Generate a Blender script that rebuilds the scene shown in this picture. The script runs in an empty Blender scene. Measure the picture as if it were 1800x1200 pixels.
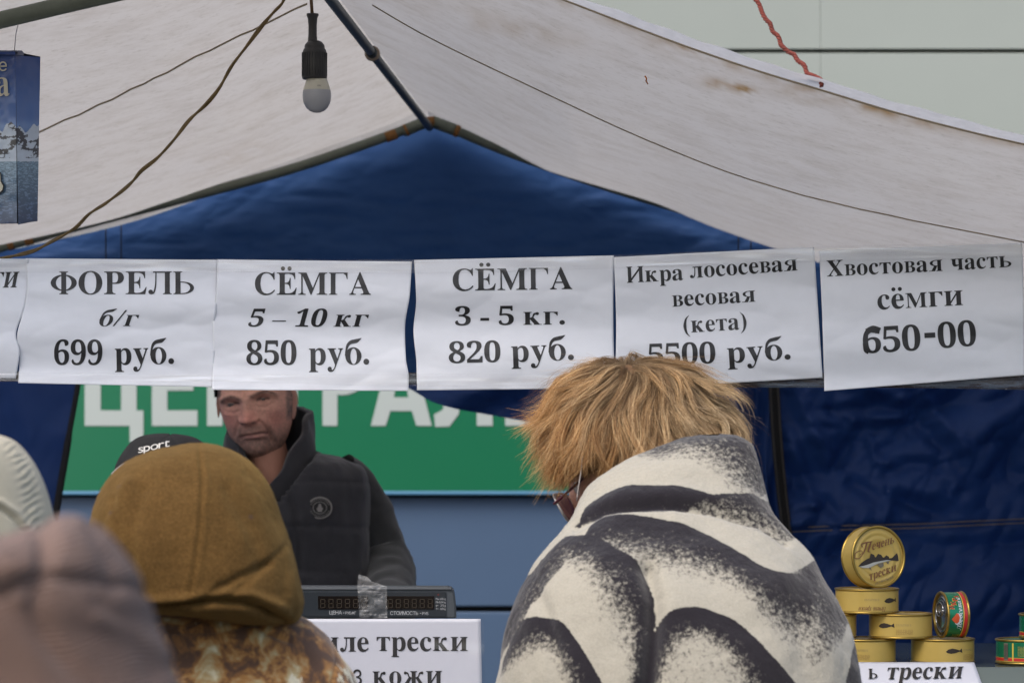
import bpy, bmesh, math, random
import numpy as np
from mathutils import Vector, Matrix
from mathutils.geometry import tessellate_polygon
random.seed(7); rng = np.random.default_rng(7)
R = math.radians
sc = bpy.context.scene
col = sc.collection
# ------------------------------------------------------------------ camera, sky, sun, exposure
F = 5863.0; CZ = 1.65; TH = math.atan(180 / F)
cam = bpy.data.cameras.new('camera'); cam.lens = 36 * F / 1800; cam.sensor_width = 36
cam.clip_start = 0.1; cam.clip_end = 500
cam.dof.use_dof = True; cam.dof.focus_distance = 5.0; cam.dof.aperture_fstop = 9.6
co = bpy.data.objects.new('camera', cam); col.objects.link(co)
co.location = (0, 0, CZ); co.rotation_euler = (R(90) + TH, 0, 0); sc.camera = co
w = bpy.data.worlds.new('World'); sc.world = w; w.use_nodes = True
wn = w.node_tree; bg = wn.nodes['Background']
sky = wn.nodes.new('ShaderNodeTexSky'); sky.sky_type = 'NISHITA'; sky.sun_disc = False
SUN_EL, SUN_AZ = 52, 215          # azimuth: clockwise from +Y; the light comes from behind the camera, a little left
sky.sun_elevation = R(SUN_EL); sky.sun_rotation = R(SUN_AZ)
sky.dust_density = 4.0; sky.air_density = 1.0; sky.ozone_density = 0.6
wn.links.new(sky.outputs[0], bg.inputs[0]); bg.inputs[1].default_value = 0.14
sl = bpy.data.lights.new('sun', 'SUN'); sl.energy = 1.0; sl.angle = R(30); sl.color = (1.0, 0.96, 0.9)
so = bpy.data.objects.new('sun', sl); col.objects.link(so)
sd = Vector((math.sin(R(SUN_AZ)) * math.cos(R(SUN_EL)), math.cos(R(SUN_AZ)) * math.cos(R(SUN_EL)), math.sin(R(SUN_EL))))
so.rotation_euler = (-sd).to_track_quat('-Z', 'Y').to_euler()
vs = sc.view_settings; vs.view_transform = 'Standard'; vs.look = 'None'; vs.exposure = 1.05; vs.gamma = 1; vs.use_curve_mapping = False
sc.cycles.max_bounces = 8; sc.cycles.transparent_max_bounces = 12
sc.cycles.use_denoising = True

# ------------------------------------------------------------------ geometry helpers
def P(px, py, Y):
    """World point that stands at distance Y along the street on the sight line of a photo pixel (1800 wide)."""
    dx = (px - 900) / F; dz = -(py - 600) / F
    fy = math.cos(TH) - dz * math.sin(TH); fz = math.sin(TH) + dz * math.cos(TH)
    k = Y / fy
    return (dx * k, Y + 0 * k, CZ + fz * k)
def Pv(px, py, Y):
    px = np.asarray(px, float); py = np.asarray(py, float); Y = np.asarray(Y, float)
    a, b, c = P(px, py, Y)
    return np.stack(np.broadcast_arrays(a, b, c), -1)
def proj(v):
    v = np.asarray(v, float); x = v[..., 0]; y = v[..., 1]; z = v[..., 2] - CZ
    d = y * math.cos(TH) + z * math.sin(TH); u = -y * math.sin(TH) + z * math.cos(TH)
    return 900 + F * x / d, 600 - F * u / d

def pchip(x, y, xi):
    x = np.asarray(x, float); y = np.asarray(y, float); xi = np.asarray(xi, float)
    h = np.diff(x); d = np.diff(y) / h; m = np.zeros_like(y)
    if len(x) == 2: return np.interp(xi, x, y)
    for i in range(1, len(x) - 1):
        if d[i-1] * d[i] > 0:
            w1 = 2*h[i] + h[i-1]; w2 = h[i] + 2*h[i-1]
            m[i] = (w1 + w2) / (w1 / d[i-1] + w2 / d[i])
    m[0], m[-1] = d[0], d[-1]
    i = np.clip(np.searchsorted(x, xi) - 1, 0, len(h) - 1)
    t = np.clip((xi - x[i]) / h[i], 0, 1)
    return ((2*t**3-3*t**2+1)*y[i] + (t**3-2*t**2+t)*h[i]*m[i] + (-2*t**3+3*t**2)*y[i+1] + (t**3-t**2)*h[i]*m[i+1])

def _h(ix, iy, iz, s):
    n = (ix * 374761393 + iy * 668265263 + iz * 2147483647 + s * 1274126177) & 0xffffffff
    n = ((n ^ (n >> 13)) * 1274126177) & 0xffffffff
    return ((n ^ (n >> 16)) & 0xffffff) / float(0xffffff)
def vnoise(x, y, z=0.0, s=0):
    x, y, z = np.broadcast_arrays(np.asarray(x, float), np.asarray(y, float), np.asarray(z, float))
    ix = np.floor(x).astype(np.int64); iy = np.floor(y).astype(np.int64); iz = np.floor(z).astype(np.int64)
    fx = x - ix; fy = y - iy; fz = z - iz
    fx = fx*fx*(3-2*fx); fy = fy*fy*(3-2*fy); fz = fz*fz*(3-2*fz)
    r = 0
    for a in (0, 1):
        for b in (0, 1):
            for c in (0, 1):
                r = r + _h(ix+a, iy+b, iz+c, s) * (fx if a else 1-fx) * (fy if b else 1-fy) * (fz if c else 1-fz)
    return r * 2 - 1
def fbm(x, y, z=0.0, o=4, s=0):
    r = 0; a = 1.0; k = 1.0; t = 0
    for i in range(o):
        r = r + a * vnoise(np.asarray(x)*k, np.asarray(y)*k, np.asarray(z)*k, s + i); t += a; a *= .5; k *= 2.03
    return r / t
def ridged(x, y, z=0.0, o=3, s=0):
    r = 0; a = 1.0; k = 1.0; t = 0
    for i in range(o):
        r = r + a * (1 - np.abs(vnoise(np.asarray(x)*k, np.asarray(y)*k, np.asarray(z)*k, s + i)) * 2); t += a; a *= .5; k *= 2.1
    return r / t
def dist_poly(px, py, pts):
    """Distance of points to a polyline and the signed side."""
    d = np.full(np.shape(px), 1e9)
    for (x0, y0), (x1, y1) in zip(pts[:-1], pts[1:]):
        vx, vy = x1-x0, y1-y0; L = vx*vx + vy*vy
        t = np.clip(((px-x0)*vx + (py-y0)*vy) / L, 0, 1)
        d = np.minimum(d, np.hypot(px-x0-t*vx, py-y0-t*vy))
    return d
def gauss(px, py, cx, cy, sx, sy, rot=0):
    c, s = math.cos(R(rot)), math.sin(R(rot))
    dx = px-cx; dy = py-cy
    return np.exp(-((dx*c+dy*s)/sx)**2 - ((-dx*s+dy*c)/sy)**2)

# ------------------------------------------------------------------ object helpers
LOCAL = [False]
def link(name, me, parent=None, smooth=True):
    o = bpy.data.objects.new(name, me); col.objects.link(o)
    if parent is not None:
        o.parent = parent
        if not LOCAL[0]: o.matrix_parent_inverse = parent.matrix_basis.inverted()
    if smooth and hasattr(me, 'polygons'): me.polygons.foreach_set('use_smooth', [True] * len(me.polygons))
    return o
def thing(name, label, cat, loc=(0, 0, 0), group=None):
    o = bpy.data.objects.new(name, None); col.objects.link(o); o.location = loc; o.empty_display_size = .05
    return tag(o, label, cat, group)
def tag(o, label, cat, group=None):
    o['label'] = label; o['category'] = cat
    if group: o['group'] = group
    return o
def mesh(name, V, Fc, mat, parent=None, smooth=True):
    me = bpy.data.meshes.new(name); me.from_pydata([tuple(map(float, v)) for v in V], [], [tuple(int(i) for i in f) for f in Fc]); me.update()
    if mat: me.materials.append(mat)
    return link(name, me, parent, smooth)
def grid_faces(n, m, wrap=False):
    i = np.arange(n-1)[:, None]; mm = m if wrap else m-1
    j = np.arange(mm)[None, :]; j2 = (j+1) % m
    return np.stack([(i*m+j), (i*m+j2), ((i+1)*m+j2), ((i+1)*m+j)], -1).reshape(-1, 4)
def grid(name, V, mat, parent=None, wrap=False, smooth=True, thick=0, attr=None, flip=False):
    n, m = V.shape[:2]; Fc = grid_faces(n, m, wrap)
    if flip: Fc = Fc[:, ::-1]
    me = bpy.data.meshes.new(name)
    nv = n*m; nf = len(Fc)
    me.vertices.add(nv); me.vertices.foreach_set('co', V.reshape(-1).astype(np.float32))
    me.loops.add(nf*4); me.loops.foreach_set('vertex_index', Fc.reshape(-1).astype(np.int32))
    me.polygons.add(nf); me.polygons.foreach_set('loop_start', np.arange(0, nf*4, 4, dtype=np.int32))
    me.update(calc_edges=True); me.validate()
    if attr:
        for k, a in attr.items():
            a = np.asarray(a, np.float32)
            if a.ndim == V.ndim - 1:
                at = me.attributes.new(k, 'FLOAT', 'POINT'); at.data.foreach_set('value', a.reshape(-1))
            else:
                at = me.attributes.new(k, 'FLOAT_COLOR', 'POINT')
                c4 = np.ones((nv, 4), np.float32); c4[:, :3] = a.reshape(-1, 3); at.data.foreach_set('color', c4.reshape(-1))
    if mat: me.materials.append(mat)
    o = link(name, me, parent, smooth)
    if thick:
        s = o.modifiers.new('s', 'SOLIDIFY'); s.thickness = thick; s.offset = 0
    return o
def gnormals(V, wrap):
    if wrap: dv = np.roll(V, -1, 1) - np.roll(V, 1, 1)
    else: dv = np.gradient(V, axis=1)
    du = np.gradient(V, axis=0)
    n = np.cross(dv, du); l = np.linalg.norm(n, axis=-1, keepdims=True); l[l == 0] = 1
    return n / l
def loft(rows, Y=5.0, b=.1, ny=90, nt=96, p=2.0, top_round=True, lean=None):
    """Rings between left and right outlines (photo px at distance Y) -> vertices (ny, nt, 3)."""
    rows = np.asarray(rows, float); y0 = rows[0, 0]; y1 = rows[-1, 0]
    if top_round:
        s = np.linspace(0, math.sqrt(y1-y0), ny); ys = y0 + s*s; k = np.sqrt(rows[:, 0]-y0); kk = s
    else:
        ys = np.linspace(y0, y1, ny); k = rows[:, 0]; kk = ys
    xl = pchip(k, rows[:, 1], kk); xr = pchip(k, rows[:, 2], kk)
    Yc = np.full(ny, float(Y)) if np.isscalar(Y) else pchip([q[0] for q in Y], [q[1] for q in Y], ys)
    A = Pv(xl, ys, Yc); B = Pv(xr, ys, Yc); C = (A+B)/2; a = (B[:, 0]-A[:, 0])/2
    if np.isscalar(b): bb = a * 0 + b; bb = np.minimum(bb, a*1.3)
    else: bb = a * pchip([q[0] for q in b], [q[1] for q in b], ys)
    th = np.linspace(0, 2*math.pi, nt, endpoint=False)
    c, s = np.cos(th), np.sin(th)
    cx = np.sign(c)*np.abs(c)**(2/p); sy = np.sign(s)*np.abs(s)**(2/p)
    V = np.zeros((ny, nt, 3))
    V[..., 0] = C[:, 0:1] + a[:, None]*cx; V[..., 1] = C[:, 1:2] + bb[:, None]*sy; V[..., 2] = C[:, 2:3]
    return V
def tube_v(pts, r, n=10, caps=True):
    pts = [Vector(p) for p in pts]; N = len(pts)
    rr = [r]*N if np.isscalar(r) else list(r)
    V = []; up = None
    for i, p in enumerate(pts):
        t = (pts[min(i+1, N-1)] - pts[max(i-1, 0)]).normalized()
        if up is None:
            up = t.orthogonal().normalized()
        else:
            up = (up - t*up.dot(t)).normalized()
        s = t.cross(up)
        for k in range(n):
            a = 2*math.pi*k/n; V.append(p + (up*math.cos(a) + s*math.sin(a))*rr[i])
    Fc = [tuple(f) for f in grid_faces(N, n, True)]
    if caps: Fc += [tuple(range(n))[::-1], tuple(range((N-1)*n, N*n))]
    return V, Fc
def tube(name, pts, r, mat, parent=None, n=10):
    V, Fc = tube_v(pts, r, n); return mesh(name, V, Fc, mat, parent)
def smooth_line(pts, n=40):
    pts = np.asarray(pts, float); d = np.r_[0, np.cumsum(np.linalg.norm(np.diff(pts, axis=0), axis=1))]
    t = np.linspace(0, d[-1], n); return np.stack([pchip(d, pts[:, k], t) for k in range(pts.shape[1])], -1)
def lathe_v(prof, n=48):
    """prof: (r, z) list -> verts, faces round Z."""
    V = []; 
    for r, z in prof:
        for k in range(n):
            a = 2*math.pi*k/n; V.append((r*math.cos(a), r*math.sin(a), z))
    return V, [tuple(f) for f in grid_faces(len(prof), n, True)]
def box_v(x0, x1, y0, y1, z0, z1):
    V = [(x, y, z) for x in (x0, x1) for y in (y0, y1) for z in (z0, z1)]
    return V, [(0,1,3,2), (4,6,7,5), (0,4,5,1), (2,3,7,6), (0,2,6,4), (1,5,7,3)]
def box(name, x0, x1, y0, y1, z0, z1, mat, parent=None, bev=0):
    V, Fc = box_v(x0, x1, y0, y1, z0, z1); o = mesh(name, V, Fc, mat, parent, smooth=False)
    if bev:
        bm = bmesh.new(); bm.from_mesh(o.data); bmesh.ops.bevel(bm, geom=bm.edges[:], offset=bev, segments=3, affect='EDGES', profile=.5); bm.to_mesh(o.data); bm.free()
    return o

# ------------------------------------------------------------------ materials
def lin(c):
    return tuple(((x/255)/12.92 if x/255 <= .04045 else ((x/255+.055)/1.055)**2.4) for x in c)
def A(r, g, b, k=1.0):
    return tuple(min(.9, x*k) for x in lin((r, g, b))) + (1,)
def new_mat(name):
    m = bpy.data.materials.new(name); m.use_nodes = True; return m, m.node_tree, m.node_tree.nodes['Principled BSDF']
def N(nt, typ, **kw):
    n = nt.nodes.new(typ)
    for k, v in kw.items(): setattr(n, k, v)
    return n
def noise_node(nt, scale, detail=4, rough=.6, vec=None, stretch=None, rot=None, coord='Object'):
    tc = N(nt, 'ShaderNodeTexCoord'); mp = N(nt, 'ShaderNodeMapping')
    nt.links.new(tc.outputs[coord], mp.inputs[0])
    if stretch: mp.inputs['Scale'].default_value = stretch
    if rot: mp.inputs['Rotation'].default_value = rot
    n = N(nt, 'ShaderNodeTexNoise'); n.inputs['Scale'].default_value = scale; n.inputs['Detail'].default_value = detail; n.inputs['Roughness'].default_value = rough
    nt.links.new(mp.outputs[0], n.inputs['Vector']); return n
def ramp(nt, inp, p0, p1, c0=(0, 0, 0, 1), c1=(1, 1, 1, 1)):
    r = N(nt, 'ShaderNodeValToRGB'); r.color_ramp.elements[0].position = p0; r.color_ramp.elements[1].position = p1
    r.color_ramp.elements[0].color = c0; r.color_ramp.elements[1].color = c1; nt.links.new(inp, r.inputs[0]); return r
def mixc(nt, fac, a, b, mode='MIX'):
    m = N(nt, 'ShaderNodeMix', data_type='RGBA', blend_type=mode)
    for s, v in ((m.inputs[0], fac), (m.inputs[6], a), (m.inputs[7], b)):
        if hasattr(v, 'is_output'): nt.links.new(v, s)
        else: s.default_value = v
    return m.outputs[2]
def add_bump(nt, bs, src, strength, dist=.001):
    b = N(nt, 'ShaderNodeBump'); b.inputs['Strength'].default_value = strength; b.inputs['Distance'].default_value = dist
    nt.links.new(src, b.inputs['Height'])
    if bs.inputs['Normal'].is_linked: nt.links.new(bs.inputs['Normal'].links[0].from_socket, b.inputs['Normal'])
    nt.links.new(b.outputs[0], bs.inputs['Normal'])
def M(name, c, rough=.6, var=0, vs_=30, bump=0, bs_=200, dist=.001, metal=0, sheen=0, spec=None, trans=0, attr=None, coat=0, stretch=None):
    m, nt, b = new_mat(name)
    b.inputs['Roughness'].default_value = rough; b.inputs['Metallic'].default_value = metal
    if spec is not None: b.inputs['Specular IOR Level'].default_value = spec
    if sheen: b.inputs['Sheen Weight'].default_value = sheen; b.inputs['Sheen Roughness'].default_value = .6
    if coat: b.inputs['Coat Weight'].default_value = coat
    src = None
    if attr:
        at = N(nt, 'ShaderNodeAttribute', attribute_name=attr); src = at.outputs['Color']
    else:
        rg = N(nt, 'ShaderNodeRGB'); rg.outputs[0].default_value = c; src = rg.outputs[0]
    if var:
        n = noise_node(nt, vs_, 5, .65, stretch=stretch); r = ramp(nt, n.outputs[0], .25, .75, (1-var, 1-var, 1-var, 1), (1+var*.6, 1+var*.6, 1+var*.6, 1))
        src = mixc(nt, 1.0, src, r.outputs[0], 'MULTIPLY')
    nt.links.new(src, b.inputs['Base Color'])
    if bump:
        n = noise_node(nt, bs_, 4, .6, stretch=stretch); add_bump(nt, b, n.outputs[0], bump, dist)
    if trans:
        tr = N(nt, 'ShaderNodeBsdfTranslucent'); mx = N(nt, 'ShaderNodeMixShader'); mx.inputs[0].default_value = trans
        nt.links.new(src, tr.inputs[0]); nt.links.new(b.outputs[0], mx.inputs[1]); nt.links.new(tr.outputs[0], mx.inputs[2])
        nt.links.new(mx.outputs[0], nt.nodes['Material Output'].inputs[0])
    return m

# ------------------------------------------------------------------ lettering: serif bold Cyrillic drawn as shapes
GC = {}
FONTMAP = {}
def fm(src, base): 
    for i, ch in enumerate(src): FONTMAP[ch] = chr(base + i)
for cyr, latin in zip('АВСЕНКМОРТХ', 'ABCEHKMOPTX'): FONTMAP[cyr] = chr(0x1D400 + ord(latin) - 65)
for cyr, latin in zip('аеорсух', 'aeopcyx'): FONTMAP[cyr] = chr(0x1D41A + ord(latin) - 97)
for d in '0123456789': FONTMAP[d] = chr(0x1D7CE + int(d))
def font_glyph(ch, body=None):
    cu = bpy.data.curves.new('g', 'FONT'); cu.body = ch; cu.size = 1; cu.resolution_u = 4
    ob = bpy.data.objects.new('g', cu); col.objects.link(ob)
    dg = bpy.context.evaluated_depsgraph_get(); me = bpy.data.meshes.new_from_object(ob.evaluated_get(dg))
    V = np.array([v.co[:2] for v in me.vertices]) if len(me.vertices) else np.zeros((0, 2)); Fc = [tuple(p.vertices) for p in me.polygons]
    bpy.data.objects.remove(ob); bpy.data.meshes.remove(me); bpy.data.curves.remove(cu)
    return V, Fc
def polys(ps):
    V = []; Fc = []
    for p in ps:
        loops = p if isinstance(p[0][0], (tuple, list, np.ndarray)) else [p]
        base = len(V); flat = [q for l in loops for q in l]
        tri = tessellate_polygon([[Vector((q[0], q[1], 0)) for q in l] for l in loops])
        V += [tuple(q) for q in flat]; Fc += [tuple(base+i for i in t) for t in tri]
    return np.array(V, float), Fc
def ell(cx, cy, rx, ry, n=28, a0=0, a1=360):
    full = a1-a0 == 360
    return [(cx+rx*math.cos(R(a0+(a1-a0)*i/(n if full else n-1))), cy+ry*math.sin(R(a0+(a1-a0)*i/(n if full else n-1)))) for i in range(n)]
def stroke(pts, ws, n=24):
    p = smooth_line(pts, n); t = np.gradient(p, axis=0); t /= np.linalg.norm(t, axis=1, keepdims=True)
    nn = np.stack([-t[:, 1], t[:, 0]], -1); w_ = np.interp(np.linspace(0, 1, n), np.linspace(0, 1, len(ws)), ws)[:, None]/2
    return [tuple(q) for q in (p+nn*w_)] + [tuple(q) for q in (p-nn*w_)[::-1]]
def rect(x0, x1, y0, y1): return [(x0, y0), (x1, y0), (x1, y1), (x0, y1)]
ST = .215
def serif(x0, x1, y, up=True):
    s = 1 if up else -1; e = .085
    return [(x0-e, y), (x1+e, y), (x1+e, y+s*.03), (x1+.02, y+s*.045), (x1, y+s*.09), (x0, y+s*.09), (x0-.02, y+s*.045), (x0-e, y+s*.03)]
def stem(x, h, w_=ST, bot=True, top=True):
    r = [rect(x, x+w_, 0, h)]
    if bot: r.append(serif(x, x+w_, 0))
    if top: r.append(serif(x, x+w_, h, False))
    return r
def g_ghe(h, w_):
    return stem(.09, h) + [rect(.09, w_, h-.04, h), [(w_, h), (w_, h-.30*h), (w_-.03, h-.30*h), (w_-.09, h-.12), (w_-.2, h-.04), (w_-.2, h)]]
def g_soft(h, w_):
    b = .56*h; cy = b/2; x0 = .09+ST-.02
    o = [(x0, b)] + [(x0+(w_-x0-.0)*math.sin(R(a))**.8, cy+cy*math.cos(R(a))) for a in range(12, 169, 12)] + [(x0, 0)]
    iw = w_-.2-x0
    i = [(x0+.03, b-.045)] + [(x0+.03+iw*math.sin(R(a))**.8, cy+(cy-.045)*math.cos(R(a))) for a in range(15, 166, 15)] + [(x0+.03, .045)]
    return stem(.09, h) + [[o, i]]
def g_i(h, w_):
    x1 = w_-ST-.09
    return stem(.09, h) + stem(x1, h) + [[(.28, .08*h), (.28, .25*h), (x1+.03, .93*h), (x1+.03, .75*h)]]
def g_el(h, w_):
    x1 = w_-ST-.09
    return stem(x1, h) + [rect(.2, x1+.1, h-.035, h), rect(.2, x1, h-.06, h), stroke([(.33, h-.03), (.32, h*.5), (.28, h*.2), (.2, .04), (.1, .02)], [.05, .05, .06, .07, .06]), ell(.1, .1, .1, .1, 18)]
def g_pe(h, w_):
    return stem(.09, h) + stem(w_-ST-.09, h) + [rect(.2, w_-.2, h-.05, h)]
def g_ef(h, w_):
    cx = w_/2
    return stem(cx-ST/2, h) + [[ell(cx, h*.5, w_*.49, h*.36, 40), ell(cx, h*.5, w_*.29, h*.315, 40)]]
def g_be():
    return [[ell(.37, .35, .35, .37, 36), ell(.38, .34, .14, .325, 30)],
            stroke([(.72, 1.09), (.5, .98), (.27, .93), (.13, .8), (.06, .55), (.03, .36)], [.02, .17, .16, .12, .08, .06])]
def g_ya(h, w_):
    x1 = w_-ST-.09; cy = h*.72; ry = h*.28
    o = [(x1+.05, h)] + [(x1+.05-(x1+.02)*math.sin(R(a))**.8, cy+ry*math.cos(R(a))) for a in range(15, 166, 15)] + [(x1+.05, h-2*ry)]
    i = [(x1, h-.04)] + [(x1-(x1-.2)*math.sin(R(a))**.8, cy+(ry-.04)*math.cos(R(a))) for a in range(15, 166, 15)] + [(x1, h-2*ry+.04)]
    return stem(x1, h) + [[o, i], [(x1-.02, h*.47), (x1-.2, h*.47), (.1, .0), (.34, 0.0)], [(-.03, 0), (.32, 0), (.3, .035), (-.03, .035)]]
def g_che(h, w_):
    x1 = w_-ST-.09
    return stem(x1, h) + [rect(.09, .09+ST, h*.55, h), serif(.09, .09+ST, h, False), stroke([(.195, h*.6), (.23, h*.45), (.36, h*.40), (x1+.05, h*.46)], [.21, .17, .09, .05])]
def g_zhe(h, w_):
    cx = w_/2; r = stem(cx-ST/2, h)
    for s in (-1, 1):
        r += [stroke([(cx+s*.1, h*.48), (cx+s*.25, h*.6), (cx+s*.34, h*.85), (cx+s*.46, h*.9)], [.05, .06, .08, .1]), ell(cx+s*.46, h*.87, .075, .075, 14),
              [(cx+s*.1, h*.52), (cx+s*.24, h*.6), (cx+s*.54, .0), (cx+s*.32, .0)], rect(min(cx+s*.27, cx+s*.6), max(cx+s*.27, cx+s*.6), 0, .035)]
    return r
def g_ka(h):
    r = stem(.09, h); cx = .2
    return r + [stroke([(cx+.08, h*.48), (cx+.22, h*.58), (cx+.31, h*.84), (cx+.44, h*.9)], [.05, .06, .09, .1]), ell(cx+.44, h*.87, .08, .08, 14),
                [(cx+.06, h*.52), (cx+.24, h*.62), (cx+.58, .0), (cx+.33, .0)], rect(cx+.28, cx+.64, 0, .035)]
def g_te(h, w_):
    c = w_/2
    return stem(c-ST/2, h, top=False) + [rect(0, w_, h-.045, h), [(0, h), (0, h-.2), (.03, h-.2), (.08, h-.09), (.18, h-.04)], [(w_, h), (w_, h-.2), (w_-.03, h-.2), (w_-.08, h-.09), (w_-.18, h-.04)]]
XH = .70
CUST = {'Г': lambda: g_ghe(1, .86), 'г': lambda: g_ghe(XH, .66), 'Ь': lambda: g_soft(1, .9), 'ь': lambda: g_soft(XH, .78), 'И': lambda: g_i(1, 1.1), 'и': lambda: g_i(XH, .88),
        'Л': lambda: g_el(1, 1.02), 'л': lambda: g_el(XH, .82), 'п': lambda: g_pe(XH, .88), 'П': lambda: g_pe(1, 1.1), 'Ф': lambda: g_ef(1, 1.16), 'б': g_be, 'я': lambda: g_ya(XH, .8), 'ч': lambda: g_che(XH, .8),
        'ж': lambda: g_zhe(XH, 1.2), 'к': lambda: g_ka(XH), 'т': lambda: g_te(XH, .68), '.': lambda: [ell(.13, .11, .125, .125, 20)], '-': lambda: [rect(.02, .42, .25, .40)], '–': lambda: [rect(0, .66, .3, .36)],
        '/': lambda: [[(0, 0), (.09, 0), (.48, 1), (.39, 1)]], '(': lambda: [stroke([(.38, 1.06), (.16, .8), (.08, .4), (.16, 0), (.38, -.26)], [.01, .13, .2, .13, .01])],
        ')': lambda: [stroke([(.02, 1.06), (.24, .8), (.32, .4), (.24, 0), (.02, -.26)], [.01, .13, .2, .13, .01])]}
CAPH = None
def glyph(ch):
    global CAPH
    if ch in GC: return GC[ch]
    if CAPH is None:
        V, _ = font_glyph(chr(0x1D400+7)); CAPH = V[:, 1].max()
    if ch in CUST: V, Fc = polys(CUST[ch]())
    elif ch in 'Ёё':
        b = 'Е' if ch == 'Ё' else 'е'; V, Fc, wd = glyph(b); V = V.copy(); Fc = list(Fc); c = wd/2 - .02; y = 1.18 if ch == 'Ё' else .92
        for s in (-1, 1):
            V2, F2 = polys([ell(c+s*.15, y, .095, .095, 18)]); Fc += [tuple(i+len(V) for i in f) for f in F2]; V = np.vstack([V, V2])
    elif ch in 'вмн':
        V, Fc, wd = glyph({'в': 'В', 'м': 'М', 'н': 'Н'}[ch]); V = V*np.array([.76, XH])
    else:
        V, Fc = font_glyph(FONTMAP.get(ch, ch)); V = V/CAPH
    V = V - np.array([V[:, 0].min(), 0]) if len(V) else V
    GC[ch] = (V, Fc, V[:, 0].max() if len(V) else .3); return GC[ch]
def text2d(s, sans=False, gap=.075, space=.36):
    x = 0; V = []; Fc = []
    for ch in s:
        if ch == ' ': x += space; continue
        if sans:
            k = ('s', ch)
            if k not in GC:
                gv, gf = font_glyph(ch); gv = gv/.73; gv = gv-np.array([gv[:, 0].min(), 0]); GC[k] = (gv, gf, gv[:, 0].max())
            g = GC[k]
        else: g = glyph(ch)
        Fc += [tuple(i+len(V) for i in f) for f in g[1]]; V += [(q[0]+x, q[1]) for q in g[0]]; x += g[2]+gap
    return np.array(V), Fc, x-gap
def line_px(s, x0, y0, x1, y1, cap, shear=0, **kw):
    """Text fitted between two baseline end points given in photo px; y grows downwards."""
    V, Fc, wd = text2d(s, **kw); L = math.hypot(x1-x0, y1-y0); ux, uy = (x1-x0)/L, (y1-y0)/L
    a = V[:, 0]*L/wd + V[:, 1]*cap*shear; h = V[:, 1]*cap
    return np.stack([x0+a*ux+h*uy, y0+a*uy-h*ux], -1), Fc
def cut(V, Fc, stepx, stepy):
    bm = bmesh.new(); vs_ = [bm.verts.new((v[0], v[1], 0)) for v in V]
    for f in Fc:
        try: bm.faces.new([vs_[i] for i in f])
        except ValueError: pass
    for ax, st in ((0, stepx), (1, stepy)):
        if not st: continue
        lo, hi = V[:, ax].min(), V[:, ax].max(); k = math.ceil(lo/st)*st
        while k < hi:
            c = Vector((k, 0, 0)) if ax == 0 else Vector((0, k, 0)); nrm = Vector((1, 0, 0)) if ax == 0 else Vector((0, 1, 0))
            bmesh.ops.bisect_plane(bm, geom=bm.verts[:]+bm.edges[:]+bm.faces[:], plane_co=c, plane_no=nrm); k += st
    bm.verts.index_update(); W = np.array([v.co[:2] for v in bm.verts]); G = [tuple(v.index for v in f.verts) for f in bm.faces]; bm.free()
    return W, G
def lettering(name, lines, surf, mat, parent, stepx=12, stepy=5, smooth=False):
    """lines: list of (V2, faces) in surface coordinates; surf maps (x, y) arrays to world points."""
    V = []; Fc = []
    for v, f in lines:
        Fc += [tuple(i+len(V) for i in q) for q in f]; V += [tuple(q) for q in v]
    V, Fc = cut(np.array(V), Fc, stepx, stepy)
    return mesh(name, surf(V[:, 0], V[:, 1]), Fc, mat, parent, smooth=smooth)

# ================================================================== GROUND AND FACADE
asph = M('asphalt', (.055, .055, .055, 1), .9, var=.25, vs_=3, bump=.5, bs_=120)
def gr():
    x = np.linspace(-60, 60, 60); y = np.linspace(-40, 60, 60); X, Y_ = np.meshgrid(x, y); return np.stack([X, Y_, X*0], -1)
g = grid('ground', gr(), asph, flip=False); g['kind'] = 'structure'

FY = 9.5
def pz(py, Y): return P(900, py, Y)[2]
def px_(px, Y): return (px-900)/F*Y*math.cos(0)
whitep = M('white_facade_metal', A(188, 197, 190, .52), .45, var=.09, vs_=.7)
bluep = M('blue_facade_metal', A(98, 126, 162, .48), .42, var=.12, vs_=.8)
trimp = M('light_blue_trim', A(90, 145, 180, .7), .4)
greenp = M('green_sign_vinyl', A(18, 124, 84, .58), .35, var=.05, vs_=1.2)
signw = M('sign_letter_white', A(200, 210, 206, .6), .4)
dark = M('dark_gap', (.02, .022, .025, 1), .8)
fac = thing('shop_building', 'long shop building clad in pale and blue metal panels behind the tent', 'building', (0, FY+.2, 0))
zb = [0, pz(1450, FY), pz(1070, FY), pz(868, FY), pz(420, FY), pz(90, FY), pz(-330, FY), pz(-780, FY)]
box('backing_wall', -9, 9, FY+.05, FY+.4, 0, pz(420, FY), dark, fac); box('backing_wall', -9, 9, FY+.03, FY+.4, pz(420, FY)+.001, zb[-1], M('joint_sealant', A(120, 128, 112, .45), .7), fac)
xs = [-8.5, -4.9, -1.3, (1444-900)/F*FY, 4.48, 8.08]
for i in range(len(zb)-1):
    m = bluep if i < 3 else whitep
    for x0, x1 in zip(xs[:-1], xs[1:]):
        gp = .008 if i < 3 else .006
        if i == 3 : m = whitep
        o = box('facade_panel', x0+.0003, x1-.0003, FY, FY+.045, zb[i]+gp, zb[i+1]-gp, m, fac, bev=.004 if i < 3 else .0012)
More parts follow.
